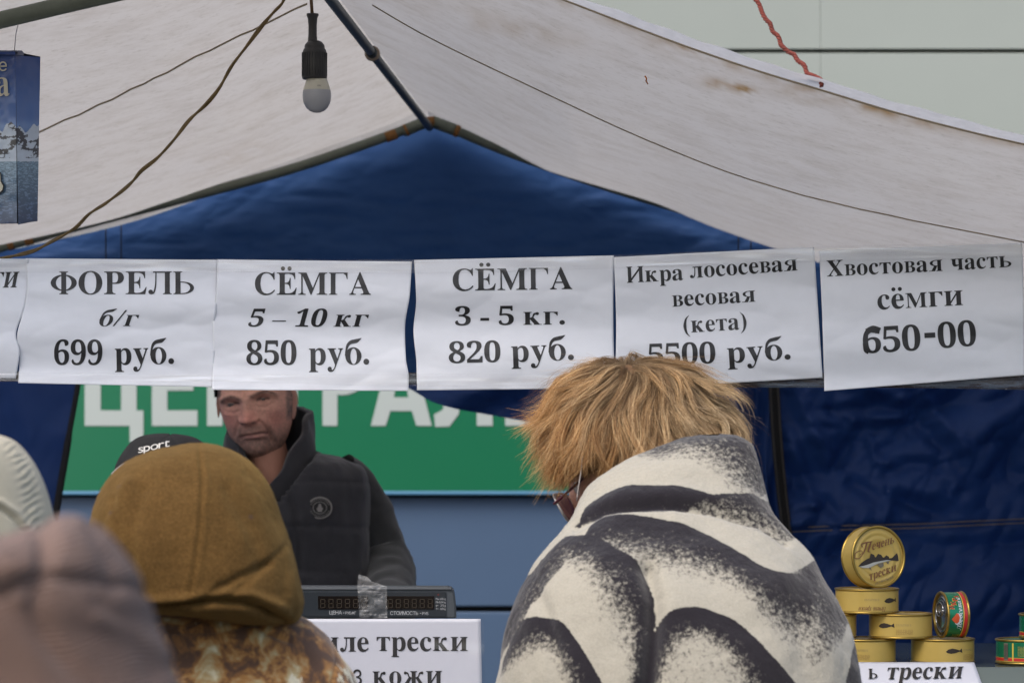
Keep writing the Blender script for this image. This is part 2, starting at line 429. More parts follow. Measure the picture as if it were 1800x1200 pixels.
# trim strip under the sign
box('trim_strip', -6, 6, FY-.036, FY-.002, pz(869, FY), pz(862.5, FY), trimp, fac, bev=.003)
sign = thing('shop_sign', 'long green shop sign with large white letters on the building behind the seller', 'sign', (0, FY, pz(860, FY)))
box('sign_board', -2.2, 3.2, FY-.030, FY-.008, pz(862, FY), pz(545, FY), greenp, sign)
def sl_letter(ps, Y=FY-.0306):
    V = []; Fc = []
    for p in ps:
        loops = p if isinstance(p[0][0], (tuple, list)) else [p]
        v2, f2 = polys([loops])
        W = [P(q[0], q[1], Y) for q in v2]; b = len(V); n = len(W)
        W = [(q[0], q[1]-.0012, q[2]) for q in W] + [(q[0], q[1]+.0, q[2]) for q in W]
        V += W; Fc += [tuple(b+i for i in f) for f in f2]
        k = 0
        for l in loops:
            m = len(l)
            Fc += [(b+k+i, b+k+(i+1) % m, b+n+k+(i+1) % m, b+n+k+i) for i in range(m)]; k += m
    return mesh('letter', V, Fc, signw, sign, smooth=False)
T0, B0 = 597, 748
def rc(x0, x1, y0, y1): return [(x0, y0), (x1, y0), (x1, y1), (x0, y1)]
sl_letter([[(149, T0), (149, B0), (228, B0), (228, 777), (252, 777), (252, 721), (240, 721), (240, T0), (213, T0), (213, 721), (177, 721), (177, T0)]])
sl_letter([[(267, T0), (267, B0), (347, B0), (347, 721), (294, 721), (294, 686), (340, 686), (340, 661), (294, 661), (294, 623), (346, 623), (346, T0)]])
sl_letter([[(364, T0), (364, B0), (391, B0), (391, 688), (438, 688), (438, B0), (465, B0), (465, T0), (438, T0), (438, 662), (391, 662), (391, T0)]])
sl_letter([[(474, T0), (474, 623), (496, 623), (496, B0), (523, B0), (523, 623), (556, 623), (556, T0)]])
pb = ell(600, 646, 53, 48, 20, -90, 90); pi_ = ell(600, 646, 27, 23, 16, -90, 90)
sl_letter([[(567, T0), (567, B0), (593, B0), (593, 693), (600, 694)] + [tuple(q) for q in pb[::-1]][1:] , ] if False else [[[(567, T0), (567, B0), (593, B0), (593, 693)] + pb[::-1] + [(600, T0)], [(593, 623), (593, 669)] + pi_[::-1]]])
sl_letter([[[(652, B0), (690, T0), (720, T0), (759, B0), (732, B0), (724, 722), (686, 722), (678, B0)], [(692, 698), (718, 698), (705, 640)]]])
sl_letter([[(790, T0), (866, T0), (866, B0), (838, B0), (838, 623), (815, 623), (813, 690), (806, 728), (790, 749), (765, 750), (763, 728), (778, 720), (785, 690)]])
bb = ell(930, 702, 50, 46, 20, -90, 90); bi = ell(930, 702, 24, 20, 16, -90, 90)
sl_letter([[[(888, T0), (888, B0), (930, B0)] + bb[::-1] + [(915, 656), (915, T0)], [(915, 682), (915, 722)] + bi[::-1]]])

# ================================================================== TENT
def fabric(name, c, trans, dirt, dirtcol, sat_scale=1.0, rough=.8):
    m, nt, b = new_mat(name); b.inputs['Roughness'].default_value = rough; b.inputs['Specular IOR Level'].default_value = .25
    n1 = noise_node(nt, 9, 8, .72, stretch=(1.0, 1.4, 2.2), rot=(0, R(22), R(8))); r1 = ramp(nt, n1.outputs[0], .45, .74)
    n2 = noise_node(nt, 46, 6, .75, stretch=(1, 1.5, 3), rot=(0, R(24), R(12))); r2 = ramp(nt, n2.outputs[0], .54, .74)
    n3 = noise_node(nt, 1.7, 4, .6); r3 = ramp(nt, n3.outputs[0], .35, .7)
    f = N(nt, 'ShaderNodeMath', operation='MULTIPLY'); nt.links.new(r2.outputs[0], f.inputs[0]); f.inputs[1].default_value = dirt
    f2 = N(nt, 'ShaderNodeMath', operation='MULTIPLY'); nt.links.new(r1.outputs[0], f2.inputs[0]); f2.inputs[1].default_value = dirt*.75
    f3 = N(nt, 'ShaderNodeMath', operation='MULTIPLY'); nt.links.new(r3.outputs[0], f3.inputs[0]); f3.inputs[1].default_value = .16
    c0 = mixc(nt, f3.outputs[0], c, (c[0]*.93, c[1]*.86, c[2]*.74, 1))
    c1 = mixc(nt, f2.outputs[0], c0, dirtcol); c2 = mixc(nt, f.outputs[0], c1, tuple(x*.72 for x in dirtcol[:3])+(1,))
    at = N(nt, 'ShaderNodeAttribute', attribute_name='stain'); c2 = mixc(nt, at.outputs['Fac'], c2, A(150, 120, 75, .8))
    n5 = noise_node(nt, 260, 2, .5); add_bump(nt, b, n5.outputs[0], .25, .0006)
    nt.links.new(c2, b.inputs['Base Color'])
    tr = N(nt, 'ShaderNodeBsdfTranslucent'); mx = N(nt, 'ShaderNodeMixShader'); mx.inputs[0].default_value = trans
    nt.links.new(c2, tr.inputs[0]); nt.links.new(b.outputs[0], mx.inputs[1]); nt.links.new(tr.outputs[0], mx.inputs[2]); nt.links.new(mx.outputs[0], nt.nodes['Material Output'].inputs[0])
    return m
roofm = fabric('roof_cloth', A(212, 209, 206, .76), 0.45, .38, A(150, 128, 100, .62))
hemm = M('roof_cloth_edge', A(225, 225, 228, 1.05), .8, var=.12, vs_=60, trans=.3)
bluem = None
def blue_cloth(name, c, trans):
    m, nt, b = new_mat(name); b.inputs['Roughness'].default_value = .6; b.inputs['Specular IOR Level'].default_value = .15
    n1 = noise_node(nt, 5, 6, .65); r = ramp(nt, n1.outputs[0], .25, .8, (.82, .82, .84, 1), (1.15, 1.13, 1.1, 1)); c1 = mixc(nt, 1, c, r.outputs[0], 'MULTIPLY')
    n2 = noise_node(nt, 300, 2, .5, stretch=(1, 1, 1)); add_bump(nt, b, n2.outputs[0], .12, .0005)
    v = N(nt, 'ShaderNodeTexVoronoi'); v.inputs['Scale'].default_value = 9; tc = N(nt, 'ShaderNodeTexCoord'); nt.links.new(tc.outputs['Object'], v.inputs[0])
    r4 = ramp(nt, v.outputs['Distance'], .012, .022, (1, 1, 1, 1), (0, 0, 0, 1)); ff = N(nt, 'ShaderNodeMath', operation='MULTIPLY'); ff.inputs[1].default_value = .35; nt.links.new(r4.outputs[0], ff.inputs[0])
    c1 = mixc(nt, ff.outputs[0], c1, (.35, .4, .5, 1))
    nt.links.new(c1, b.inputs['Base Color'])
    tr = N(nt, 'ShaderNodeBsdfTranslucent'); mx = N(nt, 'ShaderNodeMixShader'); mx.inputs[0].default_value = trans
    nt.links.new(c1, tr.inputs[0]); nt.links.new(b.outputs[0], mx.inputs[1]); nt.links.new(tr.outputs[0], mx.inputs[2]); nt.links.new(mx.outputs[0], nt.nodes['Material Output'].inputs[0])
    return m
bluem = blue_cloth('blue_tarpaulin', A(44, 72, 116, 1.15), .33)
navym = blue_cloth('navy_tarpaulin', A(34, 60, 112, 1.4), .22); navym.node_tree.nodes['Principled BSDF'].inputs['Roughness'].default_value = .5; navym.node_tree.nodes['Principled BSDF'].inputs['Specular IOR Level'].default_value = .28
polem = M('painted_green_pole', A(92, 98, 86, 1.2), .55, var=.3, vs_=25, bump=.3, bs_=150)
poled = M('dark_blue_green_pole', A(66, 76, 76, .7), .45, var=.2, vs_=30)
rustm = M('rust_band', A(140, 96, 48, .9), .8, var=.4, vs_=60)
seamm = M('brown_seam_thread', A(150, 136, 112, .95), .8)
blackt = M('black_webbing', (.016, .016, .017, 1), .75, bump=.4, bs_=400)

tent = thing('market_tent', 'market stall tent with dirty white cloth roof, pole frame and blue tarpaulin back', 'tent', (0, 6, 0))
YB, YFr = 7.5, 4.5
def XZ(pts, Y): return np.array([[P(x, y, Y)[0], P(x, y, Y)[2]] for x, y in pts])
backL = XZ([(755, 210), (700, 236), (590, 274), (411, 334), (320, 366), (235, 395), (117, 424), (0, 449), (-200, 500)], YB)
backR = XZ([(755, 210), (810, 233), (880, 266), (960, 300), (1050, 327), (1150, 357), (1250, 398), (1350, 433), (1500, 480), (1705, 540), (1860, 588)], YB)
frR = XZ([(475, -165), (640, -125), (800, -72), (992, 0), (1200, 79), (1338, 126), (1444, 158), (1581, 199), (1800, 253), (2060, 303), (2400, 350)], YFr)
frL = np.array([[x, 2.385 - .20*abs(x-frR[0, 0])] for x in np.linspace(frR[0, 0], -1.5, 8)])
frL[0] = frR[0]
XE_R, XE_L = 1.215, -1.42
def edge(pts, xs_):
    p = pts[np.argsort(pts[:, 0])]; return pchip(p[:, 0], p[:, 1], xs_)
def roof_xyz(side, s, t):
    """side +1 right, -1 left; s 0 ridge..1 eave; t 0 front..1 back."""
    fp, bp_ = (frR, backR) if side > 0 else (frL, backL); xe = XE_R if side > 0 else XE_L
    x0 = fp[0, 0]; x1 = bp_[0, 0]
    xf = x0+(xe-x0)*s; xb = x1+(xe-x1)*s
    zf = edge(fp, xf); zb_ = edge(bp_, xb)
    x = xf+(xb-xf)*t; z = zf+(zb_-zf)*t
    sag = (.055 if side > 0 else .04)*np.sin(np.pi*t)*np.clip(s*4, 0, 1)
    z = z - sag + .006*fbm(x*3, t*4, 0, 3, 5) * np.clip(s*6, 0, 1)*np.clip((1-t)*8, 0, 1)*np.clip(t*8, 0, 1)
    pxr = 900+x/7.42*F
    if side < 0: lift = .030+.035*np.clip((np.abs(x-x0)-.1)/.5, 0, 1)
    else: lift = .022*np.clip((960-pxr)/90, 0, 1)
    z = z + lift*np.exp(-((t-.966)/.024)**2)
    return np.stack([x, YFr+(YB-YFr)*t, z], -1)
def stain_px(px, py):
    r = np.zeros_like(px)
    n = np.clip(.5+fbm(px/30, py/12, 0, 4, 3), 0, 1)
    r += .6*gauss(px, py, 1262, 148, 34, 9, 8)*n + .6*gauss(px, py, 1308, 160, 22, 9, 25)*n*1.4 + .28*gauss(px, py, 1420, 172, 80, 10, 12)*n + .2*gauss(px, py, 1200, 90, 90, 16, 18)*n
    r += .22*gauss(px, py, 900, 50, 160, 18, 12)*n + .25*gauss(px, py, 1560, 195, 120, 12, 14)*n
    r += .35*n*np.exp(-(dist_poly(px, py, [(992, 0), (1338, 127), (1581, 200), (1800, 254)])/12)**2)
    r += .2*gauss(px, py, 400, 280, 60, 18, -20)*n
    return np.clip(r*1.7, 0, 1)
for side, nm in ((-1, 'roof_slope'), (1, 'roof_slope')):
    s_, t_ = np.meshgrid(np.linspace(0, 1, 150), np.linspace(0, 1, 130)); V = roof_xyz(side, s_, t_)
    a_, b_ = proj(V)
    grid(nm, V, roofm, tent, attr={'stain': stain_px(a_, b_)})
# folded white hem standing along the front right edge, with its dark seam
xs_ = np.linspace(frR[0, 0], XE_R, 240); zf = edge(frR, xs_)
hem = np.stack([np.stack([xs_, np.full_like(xs_, YFr - .002 - .045*k), zf + k*(.0075 + .0007*np.sin(xs_*95)+.0015*fbm(xs_*14, 0, 0, 2, 8)) * np.clip((xs_-.02)*8, .1, 1)*np.clip((1.02-xs_)*2.2, .2, 1)], -1) for k in (0, .35, .7, 1)])
grid('hem', hem, hemm, tent)
tube('seam', [(x, YFr-.003, z-.001) for x, z in zip(xs_, zf)], .0015, seamm, tent, 6)
def on_roof(side, px, py):
    best = None
    t = np.linspace(.01, .995, 250); Y = YFr+(YB-YFr)*t
    W = Pv(np.full_like(Y, px), np.full_like(Y, py), Y)
    fp, bp_ = (frR, backR) if side > 0 else (frL, backL); xe = XE_R if side > 0 else XE_L
    xr = fp[0, 0]+(bp_[0, 0]-fp[0, 0])*t; s = np.clip((W[:, 0]-xr)/(xe-xr), 0, 1)
    Z = np.array([roof_xyz(side, s[i], t[i])[2] for i in range(0, 250, 5)]); d = W[::5, 2]-Z
    k = np.where(np.diff(np.sign(d)) != 0)[0]
    if len(k) == 0: return None
    i = k[0]*5; 
    return W[i] + np.array([0, -.008, -.006])
def seam_line(side, pts, r):
    q = smooth_line(pts, 26); W = [on_roof(side, x, y) for x, y in q]; W = [v for v in W if v is not None]
    if len(W) > 3:
        W = np.array(W); W = smooth_line(W, 60) if False else W
        for k in range(12):
            W[1:-1, 1:] = (W[:-2, 1:]+W[1:-1, 1:]*2+W[2:, 1:])/4
        tube('seam', W, r, seamm, tent, 6)
def cord_line(pts, Y0, Y1, r, nm='seam', mat=None):
    q = smooth_line(pts, 50); return tube(nm, [P(x, y, Y0+(Y1-Y0)*i/49) for i, (x, y) in enumerate(q)], r, mat or seamm, tent, 6)
seam_line(1, [(655, 4), (740, 56), (850, 110), (960, 158), (1080, 216), (1200, 271), (1330, 320), (1500, 362), (1640, 388), (1800, 420)], .0011)
seam_line(-1, [(60, 232), (160, 187), (260, 139), (350, 92), (450, 45), (540, 2)], .0016)
# small loose orange thread and the dark rip near the ridge
tube('loose_thread', [on_roof(1, x, y)+np.array([0, -.004, 0]) for x, y in ((1133, 128), (1136, 133), (1135, 137), (1138, 142))], .0011, M('orange_thread', A(190, 110, 30), .7), tent, 6)
# poles
def pole(nm, pts, Y, r, mat, n=36):
    q = smooth_line(pts, n); ys = np.linspace(Y[0], Y[1], n) if not np.isscalar(Y) else np.full(n, Y)
    return tube(nm, [P(x, y, Yk) for (x, y), Yk in zip(q, ys)], r, mat, tent, 14)
rl = pole('rafter', [(-250, 498), (0, 435), (157, 392), (352, 341), (509, 298), (666, 245), (752, 213)], 7.42, .0112, polem)
pole('rafter', [(757, 213), (800, 229), (850, 250), (895, 268), (960, 291), (1050, 322), (1200, 368), (1400, 424), (1700, 520)], 7.47, .0112, polem)
for a, b, r_, m_ in (((708, 231), (750, 214), .0135, polem), ((760, 214), (803, 230), .0135, polem)):
    pole('pole_sleeve', [a, b], 7.42, r_, m_, 4)
for a, b, r_ in (((678, 242), (697, 235), .0120), ((712, 230), (716, 228), .0142), ((800, 229), (807, 232), .0142), ((44, 424), (58, 420), .0118), ((14, 432), (24, 429), .0118), ((746, 216), (764, 214), .0125)):
    pole('rust_band', [a, b], 7.418, r_, rustm, 3)
rd = np.array(P(755, 210, 7.42)); r0 = np.array([-.326, 4.5, rd[2]])
rp = [r0 + (rd-r0)*k + np.array([0, 0, -.018]) for k in np.linspace(0, 1, 12)]
tube('ridge_pole', rp, .0088, poled, tent, 14)
jp = r0+(rd-r0)*.62; 
k_ = [r0+(rd-r0)*k + np.array([0, 0, -.018]) for k in (.60, .605, .615, .62)]
def at_px_y(py):  # point of the ridge pole seen at photo height py
    ks = np.linspace(0, 1, 400); W = np.array([r0+(rd-r0)*k + np.array([0, 0, -.018]) for k in ks]); a, b = proj(W); return W[np.argmin(abs(b-py))]
jw = at_px_y(95); d_ = (rd-r0)/np.linalg.norm(rd-r0)
tube('pole_sleeve', [jw-d_*.05, jw+d_*.05], .0102, poled, tent, 14); tube('tape_wrap', [jw-d_*.012, jw-d_*.004, jw+d_*.006], [.0125, .0145, .013], M('dirty_tape', A(150, 135, 118), .6), tent, 14)
# front frame at Y 4.8
pf = smooth_line([P(-700, 190, 4.8), P(0, 36, 4.8), P(152, 0, 4.8), (r0[0], 4.8, rd[2]-.02)], 20)
tube('rafter', pf, .0125, polem, tent, 14)
for x, y, zt in ((XE_L, 4.8, 1.93), (XE_R, 4.8, 2.02), (XE_L, 7.45, 1.86), (XE_R, 7.45, 1.83)):
    tube('post', [(x, y, 0.0), (x, y, zt)], .014, polem, tent, 12)
for x in (XE_L, XE_R): tube('eave_pole', [(x, 4.8, 1.93 if x < 0 else 2.02), (x, 7.45, 1.86 if x < 0 else 1.83)], .012, polem, tent, 12)

# back wall of tarpaulin
def crumple(V, amp, sc_, seed, o=3):
    r = ridged(V[..., 0]*sc_, V[..., 2]*sc_, seed*3.1, o, seed); return amp*(r-.3)
def px_sheet(name, top, bot, Y, mat, x0, x1, nx, ny, disp=None, parent=None, left=None, right=None, par='px'):
    """Hanging sheet between a top and a bottom curve given as (px, py) at distance Y."""
    u = np.linspace(0, 1, nx); v = np.linspace(0, 1, ny); U, Vv = np.meshgrid(u, v)
    tx = np.interp(U, [0, 1], [x0, x1])
    t_ = np.array(top, float); b_ = np.array(bot, float)
    ty = pchip(t_[:, 0], t_[:, 1], tx); bx = b_[0, 0]+(b_[-1, 0]-b_[0, 0])*U; by = pchip(b_[:, 0], b_[:, 1], bx)
    X = tx+(bx-tx)*Vv; Yp = ty+(by-ty)*Vv
    if left is not None:
        l = np.array(left, float); sh = pchip(l[:, 0], l[:, 1], Yp[:, 0]); X = X + (1-U)*(sh[:, None]-X[:, :1])
    if right is not None:
        l = np.array(right, float); sh = pchip(l[:, 0], l[:, 1], Yp[:, -1]); X = X + U*(sh[:, None]-X[:, -1:])
    W = Pv(X, Yp, Y)
    if disp is not None: W[..., 1] += disp(X, Yp)
    return grid(name, W, mat, parent or tent)
def gable_disp(X, Y_):
    d = .003*fbm(X/160, Y_/60, 1, 4, 21) + .0075*(ridged(X/75+Y_/60, Y_/26-X/300, 4, 3, 23)-.2)*np.clip((Y_-240)/120, .15, 1)
    return d
gt = [(-220, 500), (0, 443), (117, 418), (235, 389), (411, 328), (590, 268), (700, 230), (755, 204), (810, 227), (880, 260), (960, 292), (1050, 321), (1150, 351), (1250, 392), (1350, 427), (1500, 474), (1703, 534), (1850, 580)]
px_sheet('back_wall', gt, [(-220, 672), (300, 676), (720, 682), (1850, 682)], 7.53, bluem, -220, 1850, 420, 90, gable_disp)
# lower left piece beside the opening
def fold_disp(f, a, s):
    return lambda X, Y_: a*np.sin(X/f+fbm(X/80, Y_/120, 0, 2, s)*2.5)*.6 + .008*(ridged(X/55, Y_/85, 2, 3, s+3)-.3)
lft = [(665, 142), (700, 136), (760, 125), (820, 115), (900, 102), (1000, 92), (1400, 80), (2250, 70)]
px_sheet('side_flap', [(-220, 665), (142, 665)], [(-220, 2250), (70, 2250)], 7.46, navym, -220, 142, 70, 120, fold_disp(36, .010, 31), right=lft)
edge_pts = smooth_line([(x-3, y) for y, x in lft if y <= 1400], 40)
V = []; Fc = []
for i, (x, y) in enumerate(edge_pts):
    wd_ = 5 if y < 760 else 6.5
    V += [P(x-wd_, y, 7.44), P(x+wd_, y, 7.44), P(x+wd_, y, 7.452), P(x-wd_, y, 7.452)]
Fc = [tuple(f) for f in grid_faces(len(edge_pts), 4, True)]
mesh('edge_binding', V, Fc, blackt, tent)
# drape hanging over the top of the opening
px_sheet('door_drape', [(690, 660), (1300, 660)], [(690, 668), (722, 684), (760, 706), (800, 718), (850, 727), (930, 741), (1010, 752), (1120, 770), (1300, 800)], 7.42, navym, 690, 1300, 150, 40,
         lambda X, Y_: .02*np.sin(X/40+Y_/20)+.012*fbm(X/50, Y_/30, 0, 3, 41))
# right part: folded strip, zip band, wrinkled panel
px_sheet('door_drape', [(1180, 655), (1362, 655)], [(1200, 2250), (1425, 2250)], 7.47, navym, 1180, 1362, 110, 120, lambda X, Y_: .018*np.sin(X/7.5+fbm(X/60, Y_/160, 0, 2, 51)*3)+.012*fbm(X/25, Y_/120, 0, 3, 52), right=[(655, 1362), (930, 1384), (1400, 1415), (2250, 1425)])
zp = smooth_line([(1362, 655), (1368, 760), (1376, 850), (1385, 932), (1400, 1100), (1412, 1400), (1425, 2250)], 60)
for off, wd_, m_, yy in ((-3, 10, blackt, 7.415), (4, 1.6, M('zip_tape_edge', (.06, .055, .05, 1), .7), 7.405), (-9, 1.4, M('zip_tape_edge', (.05, .048, .045, 1), .7), 7.405)):
    V = []
    for x, y in zp: V += [P(x+off-wd_, y, yy), P(x+off+wd_, y, yy), P(x+off+wd_, y, yy+.006), P(x+off-wd_, y, yy+.006)]
    mesh('zip_band', V, [tuple(f) for f in grid_faces(len(zp), 4, True)], m_, tent)
# sharp crumples traced on the wrinkled panel
CR = [([(1395, 680), (1420, 745), (1450, 790), (1460, 825), (1480, 838)], 14, -.013), ([(1500, 745), (1530, 735), (1570, 735), (1605, 733)], 12, -.012), ([(1605, 733), (1640, 770), (1690, 815)], 14, .010),
      ([(1490, 785), (1470, 815), (1462, 830)], 12, .010), ([(1385, 760), (1410, 830), (1430, 885)], 13, -.010), ([(1480, 838), (1520, 860), (1545, 880)], 13, .008), ([(1560, 870), (1555, 920)], 14, -.009),
      ([(1565, 868), (1610, 890), (1650, 905)], 13, .010), ([(1560, 830), (1600, 815), (1680, 825)], 12, .010), ([(1690, 815), (1670, 870), (1600, 860)], 14, -.008), ([(1460, 725), (1500, 750), (1520, 740)], 10, .008),
      ([(1580, 700), (1545, 690), (1520, 675)], 12, -.008), ([(1620, 690), (1660, 740), (1700, 790)], 12, -.008), ([(1400, 860), (1450, 880), (1490, 925)], 12, .009), ([(1530, 770), (1540, 810), (1560, 812)], 10, -.008)]
def wr_disp(X, Y_):
    d = .052*(ridged(X/150+Y_/300, Y_/130, 7, 3, 61)-.3) + .004*fbm(X/30, Y_/30, 0, 3, 62)
    for pts, w_, a in CR:
        dd = dist_poly(X, Y_, pts); d = d + a*np.exp(-(dd/w_)**2)*2.0
    return d + .010*np.exp(-((Y_-(932-(X-1390)*.035))/5)**2)
px_sheet('crumpled_wall', [(1372, 655), (1850, 655)], [(1430, 2250), (1850, 2250)], 7.44, navym, 1372, 1850, 380, 420, wr_disp, left=[(655, 1358), (760, 1362), (850, 1370), (932, 1379), (1100, 1392), (1400, 1404), (2250, 1417)])
q = smooth_line([(1392, 931), (1500, 927), (1600, 925), (1703, 920), (1850, 913)], 30)
for dy in (-4, 3): tube('stitch_line', [P(x, y+dy, 7.425) for x, y in q], .0012, seamm, tent, 5)
for x_, yt in ((186, 402), (213, 395), (1298, 404), (1320, 413)):
    tube('stitch_line', [P(x_, yt, 7.505), P(x_, 660, 7.505)], .0018, M('dark_navy_seam', (.012, .018, .04, 1), .8), tent, 6)
# right side wall, turning towards the viewer
u, v = np.meshgrid(np.linspace(0, 1, 120), np.linspace(0, 1, 160)); xc = P(1845, 660, 7.44)[0]
W = np.stack([xc+(XE_R+.05-xc)*u, 7.44-(7.44-5.1)*u, 1.86+.15*u - (1.86+.15*u)*v], -1)
W[..., 0] += .02*fbm(u*9, v*9, 0, 4, 71)*np.clip(u*8, 0, 1)
grid('side_wall', W, navym, tent, flip=True)
q = [(xc+(XE_R+.05-xc)*k-.012, 7.44-(7.44-5.1)*k, P(1845, 913, 7.44)[2]-k*.02) for k in np.linspace(0, 1, 12)]
tube('stitch_line', q, .0022, seamm, tent, 5)
u, v = np.meshgrid(np.linspace(0, 1, 40), np.linspace(0, 1, 60))
W = np.stack([XE_L-.02+.02*fbm(u*6, v*6, 0, 3, 72), 7.44-(7.44-5.1)*u, 1.86+.05*u-(1.86+.05*u)*v], -1); grid('side_wall', W, bluem, tent)

# ================================================================== PRICE SHEETS
cardm = M('card_paper', A(205, 208, 220, .8), .5, var=.03, vs_=30)
inkm = M('printed_ink', (.018, .018, .02, 1), .5, var=.3, vs_=160, stretch=(.1, 1, 1))
paperm = M('white_paper', A(234, 237, 248, 1.0), .55, var=.03, vs_=40, trans=.12, spec=.4)
filmm, nt, b = new_mat('clear_tape_film')
tr = N(nt, 'ShaderNodeBsdfTransparent'); gl = N(nt, 'ShaderNodeBsdfGlossy'); gl.inputs['Roughness'].default_value = .18; gl.inputs[0].default_value = (1, 1, 1, 1)
df = N(nt, 'ShaderNodeBsdfDiffuse'); df.inputs[0].default_value = A(150, 140, 135, .6)
n = noise_node(nt, 60, 6, .7, stretch=(.12, 1, 2.2)); r = ramp(nt, n.outputs[0], .47, .62, (.015, .015, .015, 1), (.08, .08, .08, 1)); mx = N(nt, 'ShaderNodeMixShader'); mx2 = N(nt, 'ShaderNodeMixShader')
nt.links.new(tr.outputs[0], mx.inputs[1]); nt.links.new(gl.outputs[0], mx.inputs[2]); nt.links.new(r.outputs[0], mx.inputs[0])
mx2.inputs[0].default_value = .02; nt.links.new(mx.outputs[0], mx2.inputs[1]); nt.links.new(df.outputs[0], mx2.inputs[2]); nt.links.new(mx2.outputs[0], nt.nodes['Material Output'].inputs[0])
tapeb, nt, b = new_mat('old_brown_tape')
tr = N(nt, 'ShaderNodeBsdfTransparent'); b.inputs['Roughness'].default_value = .25
n = noise_node(nt, 34, 8, .75, stretch=(.25, 1, 2.0)); r = ramp(nt, n.outputs[0], .50, .56, A(74, 62, 66, .55), A(112, 124, 142, .55)); r2 = ramp(nt, noise_node(nt, 420, 2, .5).outputs[0], .72, .76)
nt.links.new(mixc(nt, r2.outputs[0], r.outputs[0], (.5, .5, .5, 1)), b.inputs['Base Color']); mx = N(nt, 'ShaderNodeMixShader'); mx.inputs[0].default_value = .78
nt.links.new(tr.outputs[0], mx.inputs[1]); nt.links.new(b.outputs[0], mx.inputs[2]); nt.links.new(mx.outputs[0], nt.nodes['Material Output'].inputs[0])

SHEETS = []
def wave(px, py, k):
    base = 445+ (px < -1)*0
    t = (py-455)/230
    d = .0052*np.sin(t*8.6+k*.5+px/420) + .0026*np.sin(t*15+k*2.1-px/150) + .0016*fbm(px/90, py/40, k, 3, 90)
    d = d + .0022*(ridged(px/150+py/90, py/55-px/300, k, 2, 95)-.4)
    return d
def sheet(k, corners, right, left, lines, label, Yp, marks=None):
    """corners TL, TR, BR, BL in photo px; left/right: sideways bulges (v, dx) of the wavy edges."""
    TL, TR, BR, BL = [np.array(c, float) for c in corners]
    def surf(px, py, off=0.0):
        return Pv(px, py, Yp + wave(px, py, k) + off)
    nu, nv = 90, 80
    U, V = np.meshgrid(np.linspace(0, 1, nu), np.linspace(0, 1, nv))
    X = (TL[0]*(1-U)+TR[0]*U)*(1-V) + (BL[0]*(1-U)+BR[0]*U)*V; Yq = (TL[1]*(1-U)+TR[1]*U)*(1-V) + (BL[1]*(1-U)+BR[1]*U)*V
    if right: X += U**3*pchip([q[0] for q in right], [q[1] for q in right], V)
    if left: X += (1-U)**3*pchip([q[0] for q in left], [q[1] for q in left], V)
    t = thing('price_sheet', label, 'price sign', tuple(P((TL[0]+TR[0])/2, TL[1], Yp)), 'price sheets taped in a row across the stall front')
    grid('paper', surf(X, Yq), paperm, t, thick=.0004)
    for ln in lines or []: lettering('printed_text', [ln], lambda a, b_: surf(a, b_, -.0009), inkm, t)
    return t, surf
L = line_px
S3r = [(0, 0), (.25, 1), (.5, -6), (.75, -1), (1, 0)]
sheet(0, [(-300, 452), (50, 455), (28, 665), (-320, 662)], [(0, 0), (.25, 5), (.45, 0), (.62, -8), (.8, 2), (1, 0)], None, [L('форели', -170, 503, 26+18, 503, 37, .0)] if False else [L('СЁМГИ', -240, 508, 38, 506, 34, .12)] if False else [L('ги', -16, 506, 29, 505, 39, .22)],
      'price sheet cut by the left picture edge, only the end of a word showing', 5.002)
sheet(1, [(45, 454), (382, 457), (374, 680), (32, 673)], [(0, 0), (.3, 2), (.5, -1), (.75, 1), (1, 0)], [(0, 0), (.25, 6), (.45, 0), (.62, -7), (.8, 0), (1, 0)],
      [L('ФОРЕЛЬ', 89, 517, 341, 517, 40), L('б/г', 171, 573, 238, 573, 28, .35), L('699', 95, 641, 180, 641, 42), L('руб.', 202, 641, 306, 639, 31/.7*.94)], 'trout price sheet reading ФОРЕЛЬ 699 руб., leftmost of the whole sheets', 5.0)
sheet(2, [(382, 456), (724, 460), (718, 687), (372, 685)], [(0, 0), (.25, -2), (.5, -9), (.75, -6), (.9, 0), (1, 0)], [(0, 0), (.2, 1), (.45, -4), (.7, 0), (1, 0)],
      [L('СЁМГА', 448, 518, 652, 518, 39), L('5 – 10 кг', 435, 574, 643, 574, 30, .27), L('850', 433, 641, 521, 641, 41), L('руб.', 543, 641, 649, 640, 42)], 'price sheet reading 850 руб. hanging right above the seller face', 4.997)
sheet(3, [(728, 457), (1079, 449), (1081, 682), (733, 686)], [(0, 0), (.5, -2), (1, 0)], [(0, 0), (.3, 2), (.55, -4), (.8, 0), (1, 0)],
      [L('СЁМГА', 796, 511, 1006, 508, 38), L('3 - 5 кг.', 800, 572, 993, 570, 32), L('820', 789, 638, 880, 636, 36), L('руб.', 899, 636, 1009, 632, 40)], 'price sheet reading 820 руб. between the dark gap and the blond hair', 5.002)
sheet(4, [(1079, 452), (1431, 434), (1446, 664), (1081, 684)], [(0, 0), (.5, 0), (1, 0)], [(0, 0), (.5, 3), (1, 0)],
      [L('Икра', 1102, 497, 1201, 492, 28), L('лососевая', 1213, 489, 1402, 475, 28), L('весовая', 1182, 539, 1328, 530, 28), L('(кета)', 1202, 585, 1313, 578, 29), L('5500', 1140, 642, 1258, 638, 36), L('руб.', 1279, 638, 1390, 631, 38)],
      'white price sheet reading Икра лососевая весовая (кета), partly behind the blond hair', 4.999)
